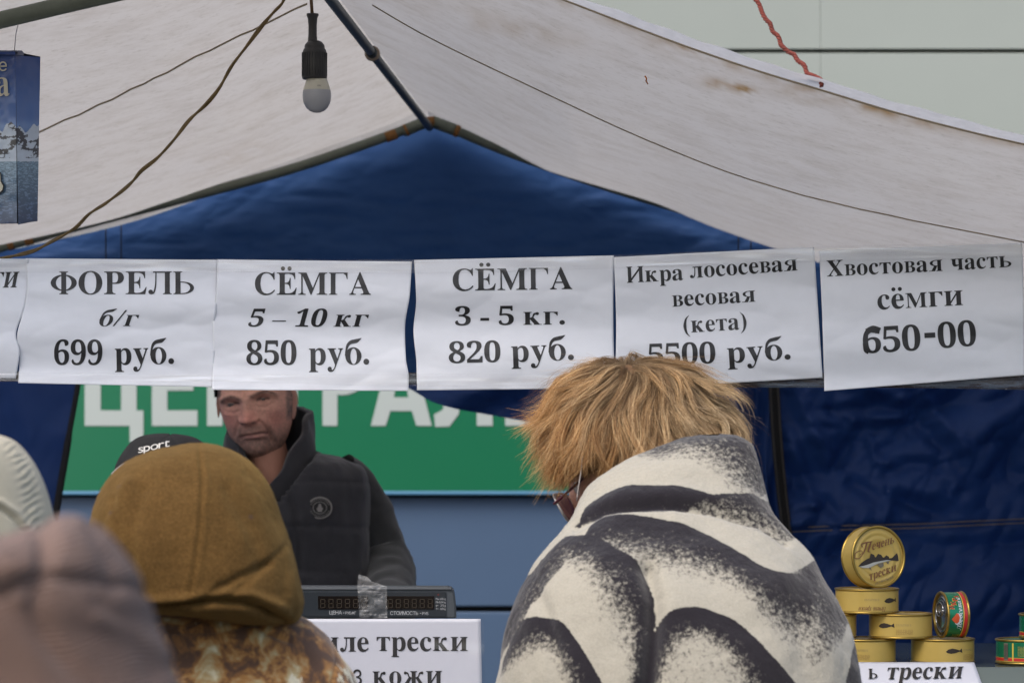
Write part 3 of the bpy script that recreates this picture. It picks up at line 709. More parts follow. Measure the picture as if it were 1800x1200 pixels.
t5, surf5 = sheet(5, [(1440, 440), (1797, 427), (1801, 659), (1449, 687)], [(0, 0), (.5, 1), (1, 0)], [(0, 0), (.5, 1), (1, 0)],
      [L('Хвостовая', 1454, 486, 1657, 476, 28), L('часть', 1672, 475, 1778, 469, 28), L('сёмги', 1543, 544, 1693, 536, 37), L('650', 1518, 621, 1619, 615, 43), L('-', 1626, 609, 1645, 608, 60), L('00', 1650, 612, 1717, 607, 43)],
      'white price sheet reading Хвостовая часть сёмги 650-00 with a corrected first digit', 4.996)
v2, f2 = polys([[(x, y) for x, y in stroke([(1546, 583), (1532, 580), (1522, 590), (1519, 605), (1520, 616), (1526, 621)], [7, 9, 6, 5, 4, 3], 30)], stroke([(1522, 581), (1536, 576), (1548, 578)], [6, 8, 4], 14)])
v2 = v2; lettering('marker_scribble', [(v2, f2)], lambda a, b_: surf5(a, b_, -.0014), inkm, t5)
sheet(6, [(1808, 430), (2150, 418), (2155, 640), (1806, 657)], None, [(0, 0), (.5, -5), (1, 0)], None, 'blank end sheet beyond the right edge of the row', 5.0)
# tapes that carry the sheets
def strip(name, up, lo, Y, mat, label, n=160, cat='tape'):
    xs_ = np.linspace(up[0][0], up[-1][0], n); yu = pchip([p[0] for p in up], [p[1] for p in up], xs_); yl = pchip([p[0] for p in lo], [p[1] for p in lo], xs_)
    V = np.stack([Pv(xs_, yu+(yl-yu)*k, Y+.0015*fbm(xs_/60, k*3, 0, 2, 4)) for k in np.linspace(0, 1, 7)])
    return tag(grid(name, V, mat, thick=.0001), label, cat)
strip('clear_tape', [(-1640, 445), (0, 455), (380, 455), (730, 456), (1080, 448), (1435, 433), (1800, 426), (2305, 410)], [(-1640, 470), (0, 480), (380, 479), (730, 481), (1080, 472), (1435, 461), (1800, 453), (2305, 440)], 4.988, filmm, 'strip of clear tape along the top edges of the price sheets')
strip('clear_tape', [(-1640, 645), (0, 654), (380, 658), (730, 657), (1080, 657), (1280, 655)], [(-1640, 665), (0, 671), (380, 671), (730, 679), (1080, 678), (1280, 676)], 4.987, filmm, 'strip of clear tape along the bottom edges of the price sheets')
strip('brown_tape', [(-1640, 640), (0, 652), (1080, 655), (1435, 655), (1800, 652), (2305, 650)], [(-1640, 660), (0, 670), (380, 672), (730, 676), (1080, 679), (1300, 681), (1435, 681), (1620, 682), (1800, 685), (2305, 690)], 5.016, tapeb, 'brownish old tape strip showing under the right price sheets')

# ================================================================== LAMP, WIRE, ROPE, PACKET
def lathe_px(name, cx, prof, Y, mat, parent, n=40, tilt=0):
    """prof: (radius px, py)."""
    k = Y/F; V = []
    for r_, y in prof:
        c = P(cx, y, Y)
        for i in range(n):
            a = 2*math.pi*i/n; V.append((c[0]+r_*k*math.cos(a), c[1]+r_*k*math.sin(a), c[2]))
    return mesh(name, V, [tuple(f) for f in grid_faces(len(prof), n, True)], mat, parent)
bakel = M('dark_bakelite', (.03, .03, .03, 1), .42, var=.35, vs_=60, bump=.2, bs_=200)
LY = 5.15
lamp = thing('hanging_bulb', 'white round bulb in a black holder hanging from its cord under the tent ridge', 'light bulb', P(557, 198, LY))
tube('cord', [P(545, -28, LY), P(547, 0, LY), P(549, 30, LY)], .0026, M('brown_cord', A(110, 84, 52, .8), .6), lamp)
lathe_px('cord_boot', 549.5, [(2, 24), (10.5, 24.5), (11, 27), (8.5, 33), (7.5, 45), (7.5, 60), (8.5, 72), (9, 76)], LY, bakel, lamp)
lathe_px('bulb_holder', 553, [(8, 72), (13, 74), (17, 79), (18, 83), (17.5, 85), (20, 88), (21, 92), (21.5, 110), (22, 137), (21, 139.5), (15, 140)], LY, bakel, lamp)
for k in range(26):
    a = 2*math.pi*k/26; c = P(553, 0, LY)[0]
    tube('grip_rib', [(c+21.9*LY/F*math.cos(a), LY+21.9*LY/F*math.sin(a), P(553, yy, LY)[2]) for yy in (93, 135)], .0006, bakel, lamp, 5)
bl = thing  # bulb parts
lathe_px('bulb_collar', 557, [(12, 137), (17, 137.5), (18.5, 141), (21.5, 150), (24.3, 159)], LY, M('cream_plastic', A(222, 218, 200, .8), .4), lamp)
lathe_px('bulb_globe', 557, [(24.3, 159), (25.2, 165), (25.2, 172), (23.5, 181), (19.5, 189), (13, 195), (6, 198), (.1, 198.6)], LY, M('frosted_bulb', A(196, 198, 204, .8), .35, trans=.15), lamp)
t_ = [line_px('7W', 566, 151, 559, 151.4, 3.5, sans=True)]
lettering('lamp_print', t_, lambda a, b_: np.stack([Pv(a, b_, LY)[:, 0], LY-np.sqrt(np.maximum(0, (23.6*LY/F)**2-(Pv(a, b_, LY)[:, 0]-P(557, 0, LY)[0])**2))-.0003, Pv(a, b_, LY)[:, 2]], -1), M('grey_print', (.15, .15, .15, 1), .5), lamp, 3, 0)

wp = [(505, -60), (499, 0), (480, 23), (466, 39), (435, 80), (407, 117), (384, 157), (364, 182), (333, 211), (305, 247), (274, 280), (247, 302), (235, 317), (188, 356), (157, 376), (133, 400), (90, 425), (59, 441), (23, 450), (-60, 470)]
q = smooth_line(wp, 160); wm_ = M('tan_wire', A(128, 106, 66, .85), .55, var=.3, vs_=80)
def two_strand(name, q, Y0, Y1, r, off, freq, mat, parent=None, wob=.0012, nn=8):
    V = []; Fc = []
    n = len(q); C = np.array([P(x, y, Y0+(Y1-Y0)*i/(n-1)) for i, (x, y) in enumerate(q)])
    for ph in (0, math.pi):
        pts = []
        for i in range(n):
            a = ph + i*freq + .8*math.sin(i*.13); pts.append(C[i] + np.array([math.cos(a)*off, math.sin(a)*off, math.cos(a)*off*.5 + wob*math.sin(i*.31+ph)]))
        v, f = tube_v(pts, r, nn); Fc += [tuple(j+len(V) for j in g_) for g_ in f]; V += v
    return mesh(name, V, Fc, mat, parent)
tag(two_strand('twisted_wire', q, 5.1, 5.35, .0021, .0016, .12, wm_), 'tan two-core wire sagging from the ridge down to the left tent corner', 'wire')
q = smooth_line([(1150, -700), (1290, -120), (1328, -4), (1345, 30), (1364, 60), (1378, 84), (1400, 101), (1414, 119), (1424, 132), (1438, 137), (1444, 144), (1446, 152)], 420)
Yr = 9.4
V = []; Fc = []; n = len(q); pinkm = M('faded_red_cord', A(180, 88, 74, .42), .85, var=.4, vs_=70, bump=.6, bs_=500)
dd = np.linspace(0, 1, n); cum = np.r_[0, np.cumsum(np.hypot(*np.diff(q, axis=0).T))]; tt = cum/cum[-1]
Cs = np.array([P(x, y, 9.4-(9.4-4.47)*min(1, k/.55)**.5) for (x, y), k in zip(q, tt)])
for ph in (0, 2.1, 4.2):
    pts = [Cs[i]+np.array([math.cos(ph+cum[i]*.42), math.sin(ph+cum[i]*.42), .6*math.cos(ph+cum[i]*.42+1)])*.0017 + np.array([.0012*math.sin(cum[i]*.19), 0, .001*math.sin(cum[i]*.27)]) for i in range(n)]
    v, f = tube_v(pts, [.0017+.0005*math.sin(i*.9+ph) for i in range(n)], 7); Fc += [tuple(j+len(V) for j in g_) for g_ in f]; V += v
tag(mesh('red_rope', V, Fc, pinkm), 'faded red twisted rope tied to the right edge of the tent roof', 'rope')

# packet hanging at the left edge
pk = thing('food_packet', 'blue cardboard food packet with snowy mountain print hanging at the left edge', 'packet', P(-60, 395, 4.97))
pkm = M('printed_card', (1, 1, 1, 1), .38, attr='col', coat=.3, bump=.15, bs_=90)
def pcol(X, Y_):
    c = np.zeros(X.shape+(3,)); t = np.clip((Y_-92)/300, 0, 1)[..., None]
    top = np.array(lin((30, 60, 122))); mid = np.array(lin((66, 100, 158))); hz = np.array(lin((120, 150, 190)))
    c[:] = np.where(t < .33, top+(mid-top)*(t/.33), mid); k = np.exp(-((Y_-222)/10)**2)[..., None]*.45; c = c*(1-k)+hz*k
    rid = 226-22*np.abs(vnoise(X/38+.6, 0, 0, 5))-12*vnoise(X/15, 0, 0, 6)-4*vnoise(X/5, 0, 0, 7)
    mnt = (Y_ > rid) & (Y_ < 286); rock = ridged(X/20+Y_/60, Y_/16, 0, 4, 8) > .42
    rock &= Y_ < 278
    snow = np.array(lin((176, 188, 202)))*(1+.12*fbm(X/8, Y_/8, 0, 3, 9))[..., None]; rk = np.array(lin((46, 50, 60)))
    c = np.where(mnt[..., None], np.where(rock[..., None], rk, snow), c)
    sea = Y_ >= 284; s_ = np.clip((Y_-284)/110, 0, 1)[..., None]; sc_ = np.array(lin((92, 118, 136)))*(1-s_)+np.array(lin((22, 48, 84)))*s_
    ice = (fbm(X/(3+4*s_[..., 0]), Y_/(1.5+3*s_[..., 0]), 0, 3, 10) > .12+.15*s_[..., 0]); c = np.where(sea[..., None], np.where(ice[..., None], sc_*1.7+.03, sc_), c)
    return np.clip(c*1.1, 0, 1)
def quad_sheet(name, tl, tr, br, bl, n, m, colf, mat, parent, bulge=0):
    U, V_ = np.meshgrid(np.linspace(0, 1, n), np.linspace(0, 1, m)); g_ = lambda i: (tl[i]*(1-U)+tr[i]*U)*(1-V_)+(bl[i]*(1-U)+br[i]*U)*V_
    X, Y_, D = g_(0), g_(1), g_(2)
    W = Pv(X, Y_, D+bulge*np.sin(V_*7)*.3+.0015*fbm(X/20, Y_/30, 0, 2, 4)); return grid(name, W, mat, parent, attr={'col': colf(X, Y_)})
quad_sheet('front_face', (-210, 92, 4.97), (27, 91, 4.93), (30, 392, 4.93), (-210, 398, 4.97), 180, 300, pcol, pkm, pk)
quad_sheet('side_face', (27, 97, 4.93), (71, 101, 4.985), (66, 388, 4.985), (32, 395, 4.935), 60, 300, pcol, pkm, pk)
gc = M('bare_card', A(120, 125, 140, .8), .6)
V = [P(-210, 92, 4.97), P(27, 91, 4.93), P(71, 100, 4.985), P(-165, 100, 5.03), P(-210, 398, 4.97), P(31, 393, 4.93), P(66, 389, 4.985), P(-165, 391, 5.03)]
mesh('carton', V, [(0, 1, 2, 3), (4, 7, 6, 5), (2, 6, 7, 3), (3, 7, 4, 0)], gc, pk, smooth=False)
V = [P(-150, 88, 4.955), P(38, 89, 4.94), P(43, 94, 4.935), P(41, 98, 4.93), P(27, 97, 4.925), P(-150, 93, 4.95)]
mesh('top_flap', V, [(0, 1, 2, 3, 4, 5)], M('grey_card_edge', A(92, 100, 125, .7), .5), pk, smooth=False)
credm = M('cream_print', A(214, 208, 186, .8), .45)
kf = lambda a, b_: Pv(a, b_, 4.927+.0002*(27-a)*.6)
lettering('printed_letter', [line_px('е', -2, 125, 12, 125, 22, sans=True)], kf, credm, pk)
lettering('printed_letter', [line_px('а', -6, 169, 17, 168, 46)], kf, credm, pk)
v2, f2 = polys([[(-8, 303), (2, 303), (3, 318), (8, 326), (6, 336), (0, 341), (-10, 343)]]); v3, f3 = polys([[(-8, 306), (.5, 306), (1, 319), (5.5, 327), (4, 334), (-1, 338.5), (-10, 340)]])
lettering('printed_emblem', [(v2, f2)], kf, dark, pk); lettering('printed_emblem', [(v3, f3)], lambda a, b_: kf(a, b_)+np.array([0, -.0006, 0]), credm, pk)
tube('hanging_string', [P(25, 92, 4.94), P(28, 60, 4.9), P(36, 27, 4.8)], .0007, M('clear_string', (.6, .6, .6, 1), .3), pk, 5)

# ================================================================== COUNTER, SCALE, CARDS, CANS
grey_c = M('grey_painted_steel', A(150, 155, 158, .8), .45, var=.08, vs_=5)
ctr = thing('stall_counter', 'grey steel stall counter standing behind the queue', 'counter', (0, 5.1, 0))
box('counter_top', -1.2, P(1385, 0, 5)[0], 4.75, 5.35, 1.145, 1.17, grey_c, ctr, bev=.004)
box('counter_body', -1.18, P(1380, 0, 5)[0], 4.78, 5.3, 0, 1.142, grey_c, ctr)
case = thing('display_case', 'refrigerated display case with sloping glass carrying the stacked cans', 'display case', (.9, 5.2, 0))
xa, xb = P(1392, 0, 5)[0], XE_R-.03
ZC = 1.315
glm, nt, b = new_mat('dark_display_glass'); b.inputs['Base Color'].default_value = A(96, 108, 106, .8); b.inputs['Roughness'].default_value = .07; b.inputs['Specular IOR Level'].default_value = .8
V = []
for x in (xa, xb): V += [(x, 4.985, ZC), (x, 5.6, ZC), (x, 5.6, 0), (x, 4.60, 0), (x, 4.60, 1.10)]
mesh('case_body', V, [(0, 1, 6, 5), (1, 2, 7, 6), (2, 3, 8, 7), (3, 4, 9, 8), (4, 0, 5, 9), (0, 4, 3, 2, 1), (5, 6, 7, 8, 9)], grey_c, case, smooth=False)
V = [(xa+.01, 4.985, ZC+.003), (xb-.01, 4.985, ZC+.003), (xb-.01, 4.605, 1.106), (xa+.01, 4.605, 1.106)]
mesh('sloping_glass', V, [(0, 3, 2, 1)], glm, case, smooth=False)
V = [(xa+.01, 4.987, ZC+.003), (xa+.01, 5.59, ZC+.003), (xb-.01, 5.59, ZC+.003), (xb-.01, 4.987, ZC+.003)]
mesh('glass_top', V, [(0, 3, 2, 1)], glm, case, smooth=False)
ZT = ZC+.004
# slope plane for the lying card
sn = Vector((0, -(ZC+.003-1.106), .38)).normalized()
def on_slope(px, py, off=.0):
    W = Pv(px, py, 4.9); o = np.array([0, 0, CZ]); d = W-o; p0 = np.array([0, 4.985, ZC+.003]); n = np.array(sn)
    t = ((p0-o)@n)/(d@n); return o+d*t[..., None]+n*off
c2 = thing('price_card', 'white card lying on the sloping glass with the word трески, below the stacked cans', 'price sign', tuple(on_slope(np.array([1600.]), np.array([1180.]))[0]))
U, V_ = np.meshgrid(np.linspace(0, 1, 30), np.linspace(0, 1, 30)); X = (1490*(1-U)+1712*U)*(1-V_)+(1470*(1-U)+1748*U)*V_; Yq = 1167+100*V_
grid('card', on_slope(X, Yq, .004+.002*0), cardm, c2, thick=.0006)
lettering('printed_text', [line_px('ь', 1526, 1198, 1542, 1198, 25), line_px('трески', 1557, 1199, 1690, 1197, 29, .2)], lambda a, b_: on_slope(a, b_, .0062), inkm, c2)
# upright card
c1 = thing('price_card', 'white card reading филе трески без кожи standing below the scale display', 'price sign', P(680, 1300, 4.93))
zb_ = 1.17; Yc1 = 4.93
ybot = 780+(CZ-zb_-.001)*F/Yc1
U, V_ = np.meshgrid(np.linspace(0, 1, 50), np.linspace(0, 1, 40)); X = (478*(1-U)+845*U)*(1-V_)+(478*(1-U)+850*U)*V_; Yq = 1087+(ybot-1087)*V_
grid('card', Pv(X, Yq, Yc1+.0012*np.sin(U*5)), cardm, c1, thick=.0008)
sl_, nt, b = new_mat('plastic_sleeve'); tr = N(nt, 'ShaderNodeBsdfTransparent'); gl = N(nt, 'ShaderNodeBsdfGlossy'); gl.inputs['Roughness'].default_value = .12; mx = N(nt, 'ShaderNodeMixShader'); mx.inputs[0].default_value = .06
nt.links.new(tr.outputs[0], mx.inputs[1]); nt.links.new(gl.outputs[0], mx.inputs[2]); nt.links.new(mx.outputs[0], nt.nodes['Material Output'].inputs[0])
X2 = (474*(1-U)+850*U)*(1-V_)+(474*(1-U)+856*U)*V_
grid('plastic_sleeve', Pv(X2, Yq-1, Yc1-.004+.0015*fbm(X/60, Yq/40, 0, 3, 3)), sl_, c1)
lettering('printed_text', [line_px('Филе', 524, 1145, 648, 1144, 36), line_px('трески', 662, 1143, 822, 1143, 35), line_px('без', 580, 1203, 636, 1203, 34), line_px('кожи', 655, 1203, 777, 1202, 34)],
          lambda a, b_: Pv(a, b_, Yc1-.0012+.0012*np.sin((a-478)/367*5)*1.0), inkm, c1)
# scale display on its mast
SY = 5.06
sca = thing('scale', 'dark grey electronic scale with unlit price display held up on a mast', 'scale', (P(640, 0, SY)[0], SY, 1.17))
hous = M('scale_housing', A(74, 80, 86, .75), .5, bump=.25, bs_=900); facem = M('scale_face', A(44, 50, 56, .7), .3, coat=.3); win = M('display_window', A(30, 26, 24, .7), .12); ledm = M('unlit_segment', A(58, 45, 26, .5), .4)
def prism_px(name, pts, Y0, Y1, mat, parent, bev=.002):
    n = len(pts); V = [P(x, y, Y0) for x, y in pts] + [(P(x, y, Y0)[0], Y1, P(x, y, Y0)[2]) for x, y in pts]
    o = mesh(name, V, [tuple(range(n))[::-1], tuple(range(n, 2*n))] + [(i, (i+1) % n, n+(i+1) % n, n+i) for i in range(n)], mat, parent, smooth=False)
    if bev:
        bm = bmesh.new(); bm.from_mesh(o.data); bmesh.ops.recalc_face_normals(bm, faces=bm.faces[:]); bmesh.ops.bevel(bm, geom=bm.edges[:], offset=bev, segments=2, affect='EDGES'); bm.to_mesh(o.data); bm.free()
    return o
prism_px('housing', [(470, 1030), (790, 1031), (796, 1034), (799, 1048), (801, 1070), (801.5, 1085), (800, 1086), (470, 1086)], SY, SY+.05, hous, sca)
prism_px('top_lip', [(472, 1030.5), (789, 1031.2), (794, 1034), (794, 1036), (472, 1036)], SY-.004, SY+.001, M('scale_lip', A(98, 102, 106, .8), .45), sca, .001)
prism_px('display_face', [(500, 1040), (784, 1040), (784, 1084), (500, 1083)], SY-.0025, SY+.0, facem, sca, .0006)
def digits(x0, x1, y0, y1, n):
    V = []; Fc = []
    def seg(a, b_, c, d):
        v = [P(a, c, SY-.0052), P(b_, c, SY-.0052), P(b_, d, SY-.0052), P(a, d, SY-.0052)]; Fc.append(tuple(range(len(V), len(V)+4))); V.extend(v)
    p_ = (x1-x0)/n; w_ = p_*.62; th = 1.5
    for i in range(n):
        a = x0+i*p_+p_*.2; b_ = a+w_; m_ = (y0+y1)/2
        for yy in (y0, m_-th/2, y1-th): seg(a+.8, b_-.8, yy, yy+th)
        for yy, y2 in ((y0+1, m_-1), (m_+1, y1-1)): seg(a, a+th, yy, y2); seg(b_-th, b_, yy, y2)
    o = mesh('digit_segments', V, Fc, ledm, sca, smooth=False); o['kind'] = 'stuff'
for x0, x1 in ((559, 647), (678, 763)):
    prism_px('display_window', [(x0, 1047), (x1, 1047), (x1, 1070), (x0, 1070)], SY-.0045, SY-.002, win, sca, .0004)
    digits(x0+1, x1, 1052, 1068, 6)
whitep_ = M('white_print', A(200, 202, 205, .7), .5)
sf = lambda a, b_: Pv(a, b_, SY-.0034)
lettering('printed_text', [line_px('ЦЕНА', 579, 1079, 601, 1079, 6.6, sans=True), line_px('-', 603, 1078.5, 605.5, 1078.5, 7, sans=True), line_px('РУБ/КГ', 607, 1079, 626, 1079, 5, sans=True),
    line_px('СТОИМОСТЬ', 686, 1080, 735, 1080, 6.6, sans=True), line_px('-', 738, 1079, 740.5, 1079, 7, sans=True), line_px('РУБ', 742, 1080, 753, 1080, 5, sans=True)], sf, whitep_, sca, 0, 0)
lettering('rating_print', [line_px(t, 766, y, 783.5, y, 3.6, sans=True) for t, y in (('Max 6/15 kg', 1053.5), ('Min 0,04 kg', 1059.2), ('e=   2/5 g', 1065), ('T=  -3,0 kg', 1071))], sf, whitep_, sca, 0, 0)
prism_px('status_light', [(769, 1043), (772, 1043), (772, 1046), (769, 1046)], SY-.0032, SY-.002, M('dim_red', (.12, .02, .015, 1), .4), sca, 0)
mx_ = P(640, 0, SY)[0]
tube('mast', [(mx_, SY+.03, 1.225), (mx_, SY+.03, 1.39)], .014, hous, sca, 16)
box('scale_base', mx_-.15, mx_+.15, SY-.03, SY+.27, 1.17, 1.215, hous, sca, bev=.008); box('weighing_pan', mx_-.14, mx_+.14, SY+.05, SY+.26, 1.222, 1.228, M('steel_pan', (.5, .5, .5, 1), .3, metal=1), sca, bev=.002)
# loose clear film over the scale
fl, nt, b = new_mat('crumpled_film'); tr = N(nt, 'ShaderNodeBsdfTransparent'); b.inputs['Base Color'].default_value = (.55, .55, .55, 1); b.inputs['Roughness'].default_value = .22; b.inputs['Specular IOR Level'].default_value = 1
n = noise_node(nt, 60, 3, .5); add_bump(nt, b, n.outputs[0], .35, .002); r = ramp(nt, noise_node(nt, 28, 4, .6, stretch=(1, 1, 2.5)).outputs[0], .42, .66, (.10, .10, .10, 1), (.42, .42, .42, 1))
mx = N(nt, 'ShaderNodeMixShader'); nt.links.new(r.outputs[0], mx.inputs[0]); nt.links.new(tr.outputs[0], mx.inputs[1]); nt.links.new(b.outputs[0], mx.inputs[2]); nt.links.new(mx.outputs[0], nt.nodes['Material Output'].inputs[0])
U, V_ = np.meshgrid(np.linspace(0, 1, 50), np.linspace(0, 1, 90)); y = 1009+76*V_
xl = np.interp(y, [1009, 1030, 1038, 1085], [630, 628, 629, 632]); xr = np.interp(y, [1009, 1013, 1022, 1030, 1085], [634, 645, 655, 680, 681])
X = xl+(xr-xl)*U
W = Pv(X, y, SY-.009+.003*(ridged(X/14, y/12, 0, 3, 6)-.3)+np.where(y < 1030, (1030-y)*.0012, 0)); tag(grid('clear_film', W, fl), 'crumpled flap of clear film stuck over the middle of the scale display', 'plastic film')

# ---- cans (built standing at the origin, axis up)
goldm = M('gold_lacquer', A(188, 161, 84, .88), .38, metal=.12, var=.06, vs_=30); rimm = M('gold_rim', A(176, 148, 76, .8), .28, metal=.85); lidm = goldm
greenl = M('green_can_print', A(30, 128, 92, .85), .25, metal=.45); redl = M('red_print', A(190, 44, 40, .8), .35); yell = M('yellow_print', A(214, 182, 70, .8), .4); brownp = M('brown_print', A(128, 84, 50, .75), .5)
whitel = M('white_can_print', A(220, 222, 226, .75), .4); steelm = M('can_steel', (.45, .46, .48, 1), .25, metal=1); blackp = M('black_fish_print', A(48, 36, 26, .7), .45); palep = M('pale_fish_print', A(190, 190, 182, .7), .45); greyp = M('grey_print_soft', A(120, 112, 96, .7), .5)
orangep = M('orange_print', A(206, 84, 40, .85), .45)
def can(label, r, h, bodym, lid=None, group=None):
    LOCAL[0] = True
    t = thing('can', label, 'can', (0, 0, 0), group)
    lid = lid or bodym
    V, Fc = lathe_v([(r, .0035), (r, .006), (r, h*.5), (r, h-.006), (r, h-.0035)], 72); mesh('can_body', V, Fc, bodym, t)
    for z0, s in ((0, 1), (h, -1)):
        V, Fc = lathe_v([(r-.0022, z0+s*.003), (r-.002, z0+s*.0004), (r-.0002, z0), (r+.0014, z0+s*.0006), (r+.0018, z0+s*.0018), (r+.0012, z0+s*.0032), (r, z0+s*.0038)], 72); mesh('rim', V, Fc, rimm, t)
        d = z0+s*.003
        V, Fc = lathe_v([(r-.0022, d), (r-.005, d+s*.0002), (r-.007, d-s*.0012), (r-.009, d-s*.0014), (r*.74, d-s*.0012), (r*.70, d-s*.0003), (r*.66, d-s*.0012), (r*.56, d-s*.0014), (r*.53, d-s*.0008), (.0001, d-s*.0008)], 72); mesh('lid', V, Fc, lid if s < 0 else lidm, t)
    LOCAL[0] = False
    return t
def cyl(r, e=.0003):
    return lambda a, b_: np.stack([(r+e)*np.cos(a/1000/r), (r+e)*np.sin(a/1000/r), -b_/1000], -1)   # a: mm round the can, b: -mm height
def put(o, M_): o.matrix_basis = M_
def can_text(t, lines, surf, mat, nm='label_print', sx=2.0, sy=0):
    LOCAL[0] = True; o = lettering(nm, lines, surf, mat, t, sx, sy); LOCAL[0] = False; return o
def rects(rs):
    V = []; Fc = []
    for a, b_, c, d in rs: Fc.append(tuple(range(len(V), len(V)+4))); V += [(a, c), (b_, c), (b_, d), (a, d)]
    return np.array(V, float), Fc
FR = lambda n0, n1, h, rows, seed=1: rects([(x, x+ln, -h-i*1.7-.45, -h-i*1.7) for i in range(rows) for x, ln in (lambda rg: [(n0+k*2.6, 1.2+rg.random()*1.3) for k in range(int((n1-n0)/2.6))])(random.Random(seed+i))])
rg_, hg = .0475, .0375
fishq = lambda ox, oy, k: [[(ox+x*k, oy+y*k) for x, y in [(-13, 1), (-9, -2.5), (-3, -4), (3, -3), (9, -1), (13, -4), (14, 3), (9, .8), (2, 3), (-5, 4), (-10, 3)]]]
def gold_can(label, px, py_bottom, Y, turn, upside=False, fish=True):
    t = can(label, rg_, hg, goldm, group='gold cans of cod liver')
    s = -1 if upside else 1
    ln = [line_px('Печень трески', 8*s*1.0-0, (-8.5 if not upside else -16), 8*s+24*s*1.0, (-8.5 if not upside else -16), 4.2 if True else 0, .3)]
    if upside:  # lettering stands on its head
        v, f = line_px('Печень трески', 0, 0, 42, 0, 7.0, .3); v = np.stack([30-v[:, 0], -10.5-v[:, 1]], -1); ln = [(v, f)]
    else:
        v, f = FR(-4, 24, 7, 5, 3); ln = [(v, f)]
    can_text(t, ln, cyl(rg_), brownp)
    v, f = polys(fishq(-20 if not upside else 40, -20, 1.0)); can_text(t, [(v, f)], cyl(rg_, .00035), blackp)
    v, f = FR(-4, 20, 20 if not upside else 20, 2, 9); can_text(t, [(v, f)], cyl(rg_), greyp)
    c = P(px, py_bottom, Y); put(t, Matrix.Translation((c[0], Y, c[2])) @ Matrix.Rotation(R(-90+turn), 4, 'Z')); return t
def zpx(z, Y): return 780+(CZ-z)*F/Y
CY = 5.06
z1 = ZT; z2 = z1+hg+.0003; z3 = z2+hg+.0003
def place(label, px, z, **kw): return gold_can(label, px, zpx(z, CY), CY, **kw)
place('gold can in the bottom row at the left, half hidden by the wool jacket', 1519, z1, turn=-22)
place('gold can in the bottom row under the green caviar can', 1657, z1, turn=38)
place('gold can in the middle row left of the green caviar can', 1583, z2, turn=-10)
place('gold can in the middle row almost hidden behind the wool jacket shoulder', 1450, z2, turn=-30)
place('gold can lying flat directly under the can that stands on edge, its print upside down', 1524, z3, turn=-6, upside=True)
# the one on edge
t = can('gold can standing on edge on top of the pile, cod drawing on its lid', .0455, .034, goldm, group='gold cans of cod liver')
Rz = .0455
lidf = lambda a, b_: np.stack([(a-475)/440*Rz*1.0, -(b_-575)/440*Rz*1.0, np.full_like(a, .034-.0012)], -1)
def lay(lines, mat, e=0, nm='lid_print'): can_text(t, lines, lambda a, b_: lidf(a, b_)+np.array([0, 0, e]), mat, nm, 0, 0)
lay([line_px('ечень', 365, 478, 745, 375, 120, .45), line_px('трески', 300, 915, 765, 780, 115, .35)], brownp)
P2 = [stroke([(215, 430), (190, 395), (240, 370), (330, 355), (380, 350)], [14, 18, 18, 16, 10]), stroke([(285, 365), (255, 450), (200, 540), (130, 595), (75, 590), (75, 540), (130, 490), (190, 480), (200, 510), (150, 545)], [26, 26, 20, 14, 12, 12, 12, 12, 10, 8], 50), stroke([(355, 355), (325, 430), (300, 490), (340, 500)], [22, 30, 26, 8])]
lay([polys(P2)], brownp)
lay([line_px('НАТУРАЛЬНАЯ', 405, 985, 715, 885, 34, sans=True)], greyp)
fins = [[(320, 592), (345, 520), (400, 545), (415, 585)], [(425, 585), (465, 530), (520, 545), (550, 588)], [(560, 590), (605, 552), (650, 575), (655, 602)], [(690, 600), (790, 520), (803, 560), (815, 640), (700, 628)]]
lay([polys([[(125, 705), (190, 650), (260, 610), (330, 585), (420, 578), (540, 582), (650, 598), (700, 592), (706, 628), (600, 642), (470, 668), (380, 702), (300, 732), (210, 732), (150, 716)]] )], blackp)
lay([polys(fins)], blackp, .00008)
lay([polys([[(140, 711), (210, 732), (300, 732), (380, 702), (470, 668), (600, 642), (690, 626), (600, 622), (480, 640), (380, 655), (300, 680), (220, 700)]])], palep, .00025)
lay([polys([[(450, 690), (500, 735), (555, 705), (550, 660), (470, 672)], [(595, 655), (630, 682), (655, 640)], [(300, 725), (350, 775), (330, 725)]])], greyp, .0003)
dz = Vector((.42, -.905, .06)).normalized(); yz = Vector((0, 0, 1)); xz = yz.cross(dz).normalized(); yz = dz.cross(xz)
cc = Vector((P(1535, 0, CY)[0], CY-.012, z3+hg+.0455+.0019)); B = Matrix((xz, yz, dz)).transposed().to_4x4()
put(t, Matrix.Translation(cc - dz*.025) @ B)
# green caviar can on its side
r2, h2 = .0338, .036
t = can('green and red can of salmon caviar lying on its side beside the gold cans', r2, h2, greenl, lid=steelm, group='green caviar cans')
S = cyl(r2, .0004)
can_text(t, [rects([(-75, 75, -9.5, -4.2)])], cyl(r2, .0003), redl, 'red_band'); can_text(t, [rects([(-75, 75, -10.8, -9.5)])], cyl(r2, .0003), yell, 'yellow_line')
for i, ch in enumerate('ИКРА'):
    a0 = 10+i*6.3; b0 = -(25-i*3.7); can_text(t, [line_px(ch, a0-.6, b0+.6, a0+6.6, b0+.6, 8.4)], cyl(r2, .0004), yell, 'label_letter_outline'); can_text(t, [line_px(ch, a0, b0, a0+6, b0, 7.0)], cyl(r2, .0008), redl, 'label_letter')
can_text(t, [line_px('Лососевая', -24, -12.5, 30, -12.8, 7, .35)], S, whitel)
can_text(t, [polys([ell(-5, -20, 9, 5.5, 24)])], cyl(r2, .0004), whitel, 'dish_print'); can_text(t, [polys([[(-12, -21), (-9, -18), (-2, -17), (3, -19), (4, -22), (0, -25), (-5, -30), (-10, -25)]])], cyl(r2, .0007), orangep, 'caviar_print')
can_text(t, [FR(-48, -30, 12, 7, 4)], S, yell)
LOCAL[0] = True
